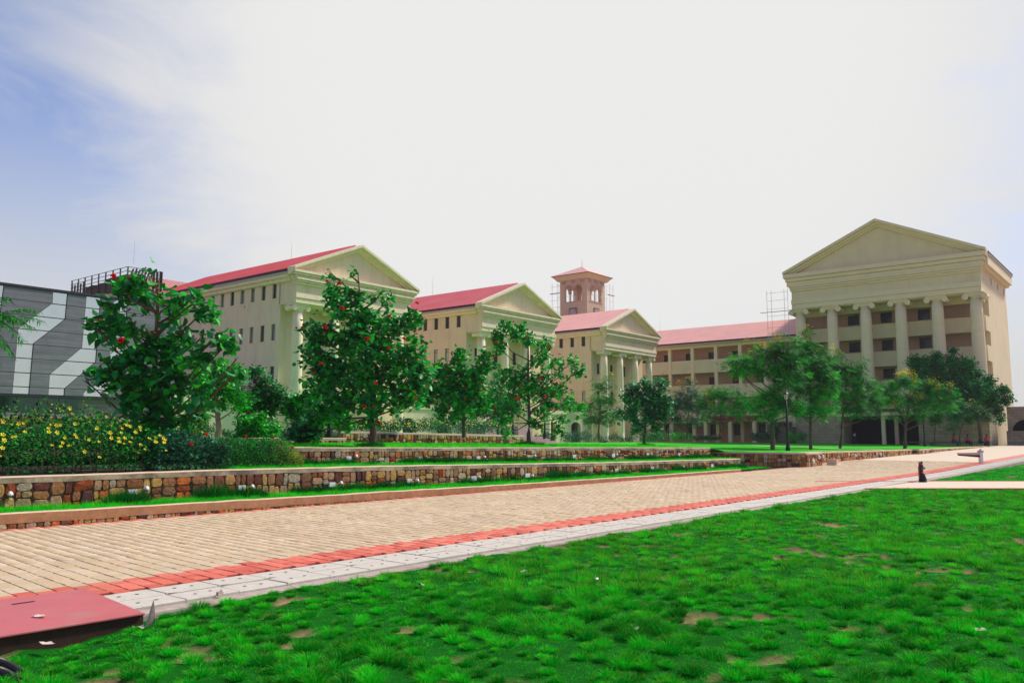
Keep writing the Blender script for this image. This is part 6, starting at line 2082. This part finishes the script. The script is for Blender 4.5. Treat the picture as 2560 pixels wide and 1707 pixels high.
# white post with a short horizontal arm on the paving at the right
bp = W(56, -9.3, zroad(56))
bt = thing('barrier_post', bp, 'white post with a short low arm, black beneath, standing on the paving at the right', 'barrier')
m = MB(); F = lambda u, v, z: bp + Vector((u, v, z)); m.box(F, -.09, .09, -.09, .09, 0, .62); m.build('post', WHITE, bt)
m = MB(); m.box(F, -.12, .12, -.12, .12, .62, .74); m.tube([F(0, 0, .74), F(0, 0, .84)], [.07, .04], 8); m.build('post_cap', bsdf_mat("pinkish_paint", (.62, .42, .38), .6), bt)
m = MB(); m.hexa([F(-1.35, -.1, .52), F(-.09, -.1, .48), F(-.09, .1, .48), F(-1.35, .1, .52), F(-1.35, -.1, .60), F(-.09, -.1, .62), F(-.09, .1, .62), F(-1.35, .1, .60)]); m.build('arm', MATS["pinkish_paint"], bt)
m = MB(); m.hexa([F(-1.3, -.09, .44), F(-.1, -.09, .34), F(-.1, .09, .34), F(-1.3, .09, .44), F(-1.3, -.09, .515), F(-.1, -.09, .475), F(-.1, .09, .475), F(-1.3, .09, .515)]); m.build('arm_underside', BLACK, bt)


# ================================================================== PEOPLE
def skin_body(name, joints, edges, radii, mat, parent, root=0):
    me = bpy.data.meshes.new(name)
    me.from_pydata([tuple(j) for j in joints], edges, [])
    me.materials.append(mat)
    o = link(name, me, parent)
    sk = o.modifiers.new('skin', 'SKIN'); sk.use_smooth_shade = True
    for i, r in enumerate(radii):
        me.skin_vertices[0].data[i].radius = (r, r)
        me.skin_vertices[0].data[i].use_root = (i == root)
    o.modifiers.new('sub', 'SUBSURF').levels = 1
    o.modifiers['sub'].render_levels = 1
    return o


def person(p, yaw, pose, shirt, trousers, label, grp=None, s=1.0):
    r = thing('person', p, label, 'person', grp)
    cy, sy = math.cos(yaw), math.sin(yaw)
    V = lambda x, y, z: Vector((x * cy - y * sy, x * sy + y * cy, z)) * s        # y = facing direction
    if pose == 'sit':
        hz_ = .48
        J = [V(0, 0, hz_), V(0, .02, hz_ + .25), V(0, .04, hz_ + .48), V(0, .06, hz_ + .60), V(0, .09, hz_ + .70), V(0, .09, hz_ + .80),
             V(-.19, .04, hz_ + .46), V(-.25, .12, hz_ + .22), V(-.16, .36, hz_ + .14), V(.19, .04, hz_ + .46), V(.25, .12, hz_ + .22), V(.16, .36, hz_ + .14),
             V(-.1, .02, hz_), V(-.12, .44, hz_ + .02), V(-.12, .46, .08), V(-.12, .58, .03), V(.1, .02, hz_), V(.12, .44, hz_ + .02), V(.12, .46, .08), V(.12, .58, .03)]
    else:
        hz_ = .92
        st1, st2 = (.22, -.2) if pose == 'walk' else (.03, -.02)
        J = [V(0, 0, hz_), V(0, .01, hz_ + .25), V(0, .01, hz_ + .50), V(0, .03, hz_ + .60), V(0, .05, hz_ + .70), V(0, .05, hz_ + .80),
             V(-.2, .01, hz_ + .48), V(-.26, -.02, hz_ + .2), V(-.25, .08 + st1 * .5, hz_ - .03), V(.2, .01, hz_ + .48), V(.26, -.02, hz_ + .2), V(.25, .08 + st2 * .5, hz_ - .03),
             V(-.09, 0, hz_ - .02), V(-.1, st2 * .5 + .05, .5), V(-.1, st2, .08), V(-.1, st2 + .12, .03), V(.09, 0, hz_ - .02), V(.1, st1 * .5 + .05, .5), V(.1, st1, .08), V(.1, st1 + .12, .03)]
    E_ = [(0, 1), (1, 2), (2, 3), (3, 4), (4, 5), (2, 6), (6, 7), (7, 8), (2, 9), (9, 10), (10, 11), (0, 12), (12, 13), (13, 14), (14, 15), (0, 16), (16, 17), (17, 18), (18, 19)]
    Rr = [.13, .13, .12, .055, .10, .085, .06, .045, .03, .06, .045, .03, .09, .065, .04, .035, .09, .065, .04, .035]
    skin_body('body', J, E_, [q * s for q in Rr], SKIN, r)
    top = [0, 1, 2, 6, 7, 9, 10]
    mp_ = {v: i for i, v in enumerate(top)}
    skin_body('shirt', [J[i] for i in top], [(mp_[a], mp_[b_]) for a, b_ in E_ if a in mp_ and b_ in mp_], [(Rr[i] + .025) * s for i in top], shirt, r)
    lg = [0, 12, 13, 14, 16, 17, 18]
    mp_ = {v: i for i, v in enumerate(lg)}
    skin_body('trousers', [J[i] for i in lg], [(mp_[a], mp_[b_]) for a, b_ in E_ if a in mp_ and b_ in mp_], [(Rr[i] + .02) * s for i in lg], trousers, r)
    m = MB(); hc = J[5] + ORG[r.name]
    m.tube([hc + V(0, -.02, -.06), hc + V(0, -.02, .0), hc + V(0, -.015, .06), hc + V(0, -.01, .11)], [.09 * s, .105 * s, .09 * s, .03 * s], 10)
    m.build('hair', HAIR, r, smooth=True)
    return r


# a long low stone bench behind them
bch = thing('bench', W(110.5, -20, .6), 'long low stone bench under the dark shade tree with people sitting on it', 'bench')
F = lambda u, v, z: W(108 + v, -26.3 + u, z)
m = MB(); m.box(F, 0, 9.5, 0, .5, .95, 1.08); m.build('seat', GREYBLOCK, bch)
m = MB()
for u in (.2, 3.1, 6.0, 8.9): m.box(F, u, u + .35, .08, .42, .5, .95)
m.build('bench_foot', GREYBLOCK, bch)
gp = 'people sitting under the shade tree'


def seatp(x): # person on the bench as seen at photo column x
    t_, _ = on_s(x, 1095, 108.1)
    return W(108.1, t_, .56)


person(seatp(2383), math.pi + .6, 'sit', MAGENTA, BLUEJEAN, 'leftmost person in a bright pink top sitting bent forward under the shade tree', gp, 1.05)
person(seatp(2418), math.pi + .2, 'sit', MAGENTA, DARKCLOTH, 'middle person in pink top and dark trousers sitting under the shade tree', gp, 1.05)
person(seatp(2449), math.pi + .9, 'sit', DARKCLOTH, DARKCLOTH, 'person in dark clothes sitting beside the pink-topped person on the right', gp, 1.05)
person(seatp(2467), math.pi - .5, 'sit', MAGENTA, DARKCLOTH, 'rightmost person in a pink top sitting upright near the arcade', gp, 1.05)
pw = at(2137, 1104, 113)
person(Vector((pw.x, pw.y, .62)), math.pi / 2, 'walk', WHITECLOTH, DARKCLOTH, 'person in a white shirt walking past the dark hall opening of the temple block', None, 1.05)
for k, (x, y) in enumerate(((1685, 900), (1717, 897))):
    t_, z_ = on_s(x, y, 117.6)
    person(W(117.6, t_, 11.65), 2.5, 'stand', WHITECLOTH, DARKCLOTH, ['person in white on the top gallery balcony at the left post', 'person in white on the top gallery balcony in the second bay'][k], 'people on the top gallery balcony')

# ================================================================== HAZE
HAZE = 0.00025
hm_ = bpy.data.materials.new('haze_air'); hm_.use_nodes = True
t = hm_.node_tree; t.nodes.clear()
o_ = nd(t, "ShaderNodeOutputMaterial")
pvn = nd(t, "ShaderNodeVolumePrincipled")
pvn.inputs['Color'].default_value = (.93, .93, .95, 1)
pvn.inputs['Density'].default_value = HAZE
t.links.new(pvn.outputs[0], o_.inputs['Volume'])
m = MB()
m.hexa([(-330, -120, -1.5), (330, -120, -1.5), (330, 420, -1.5), (-330, 420, -1.5), (-330, -120, 42), (330, -120, 42), (330, 420, 42), (-330, 420, 42)])
if HAZE > 0:
    hz_o = m.build('haze', hm_)
    hz_o['kind'] = 'stuff'
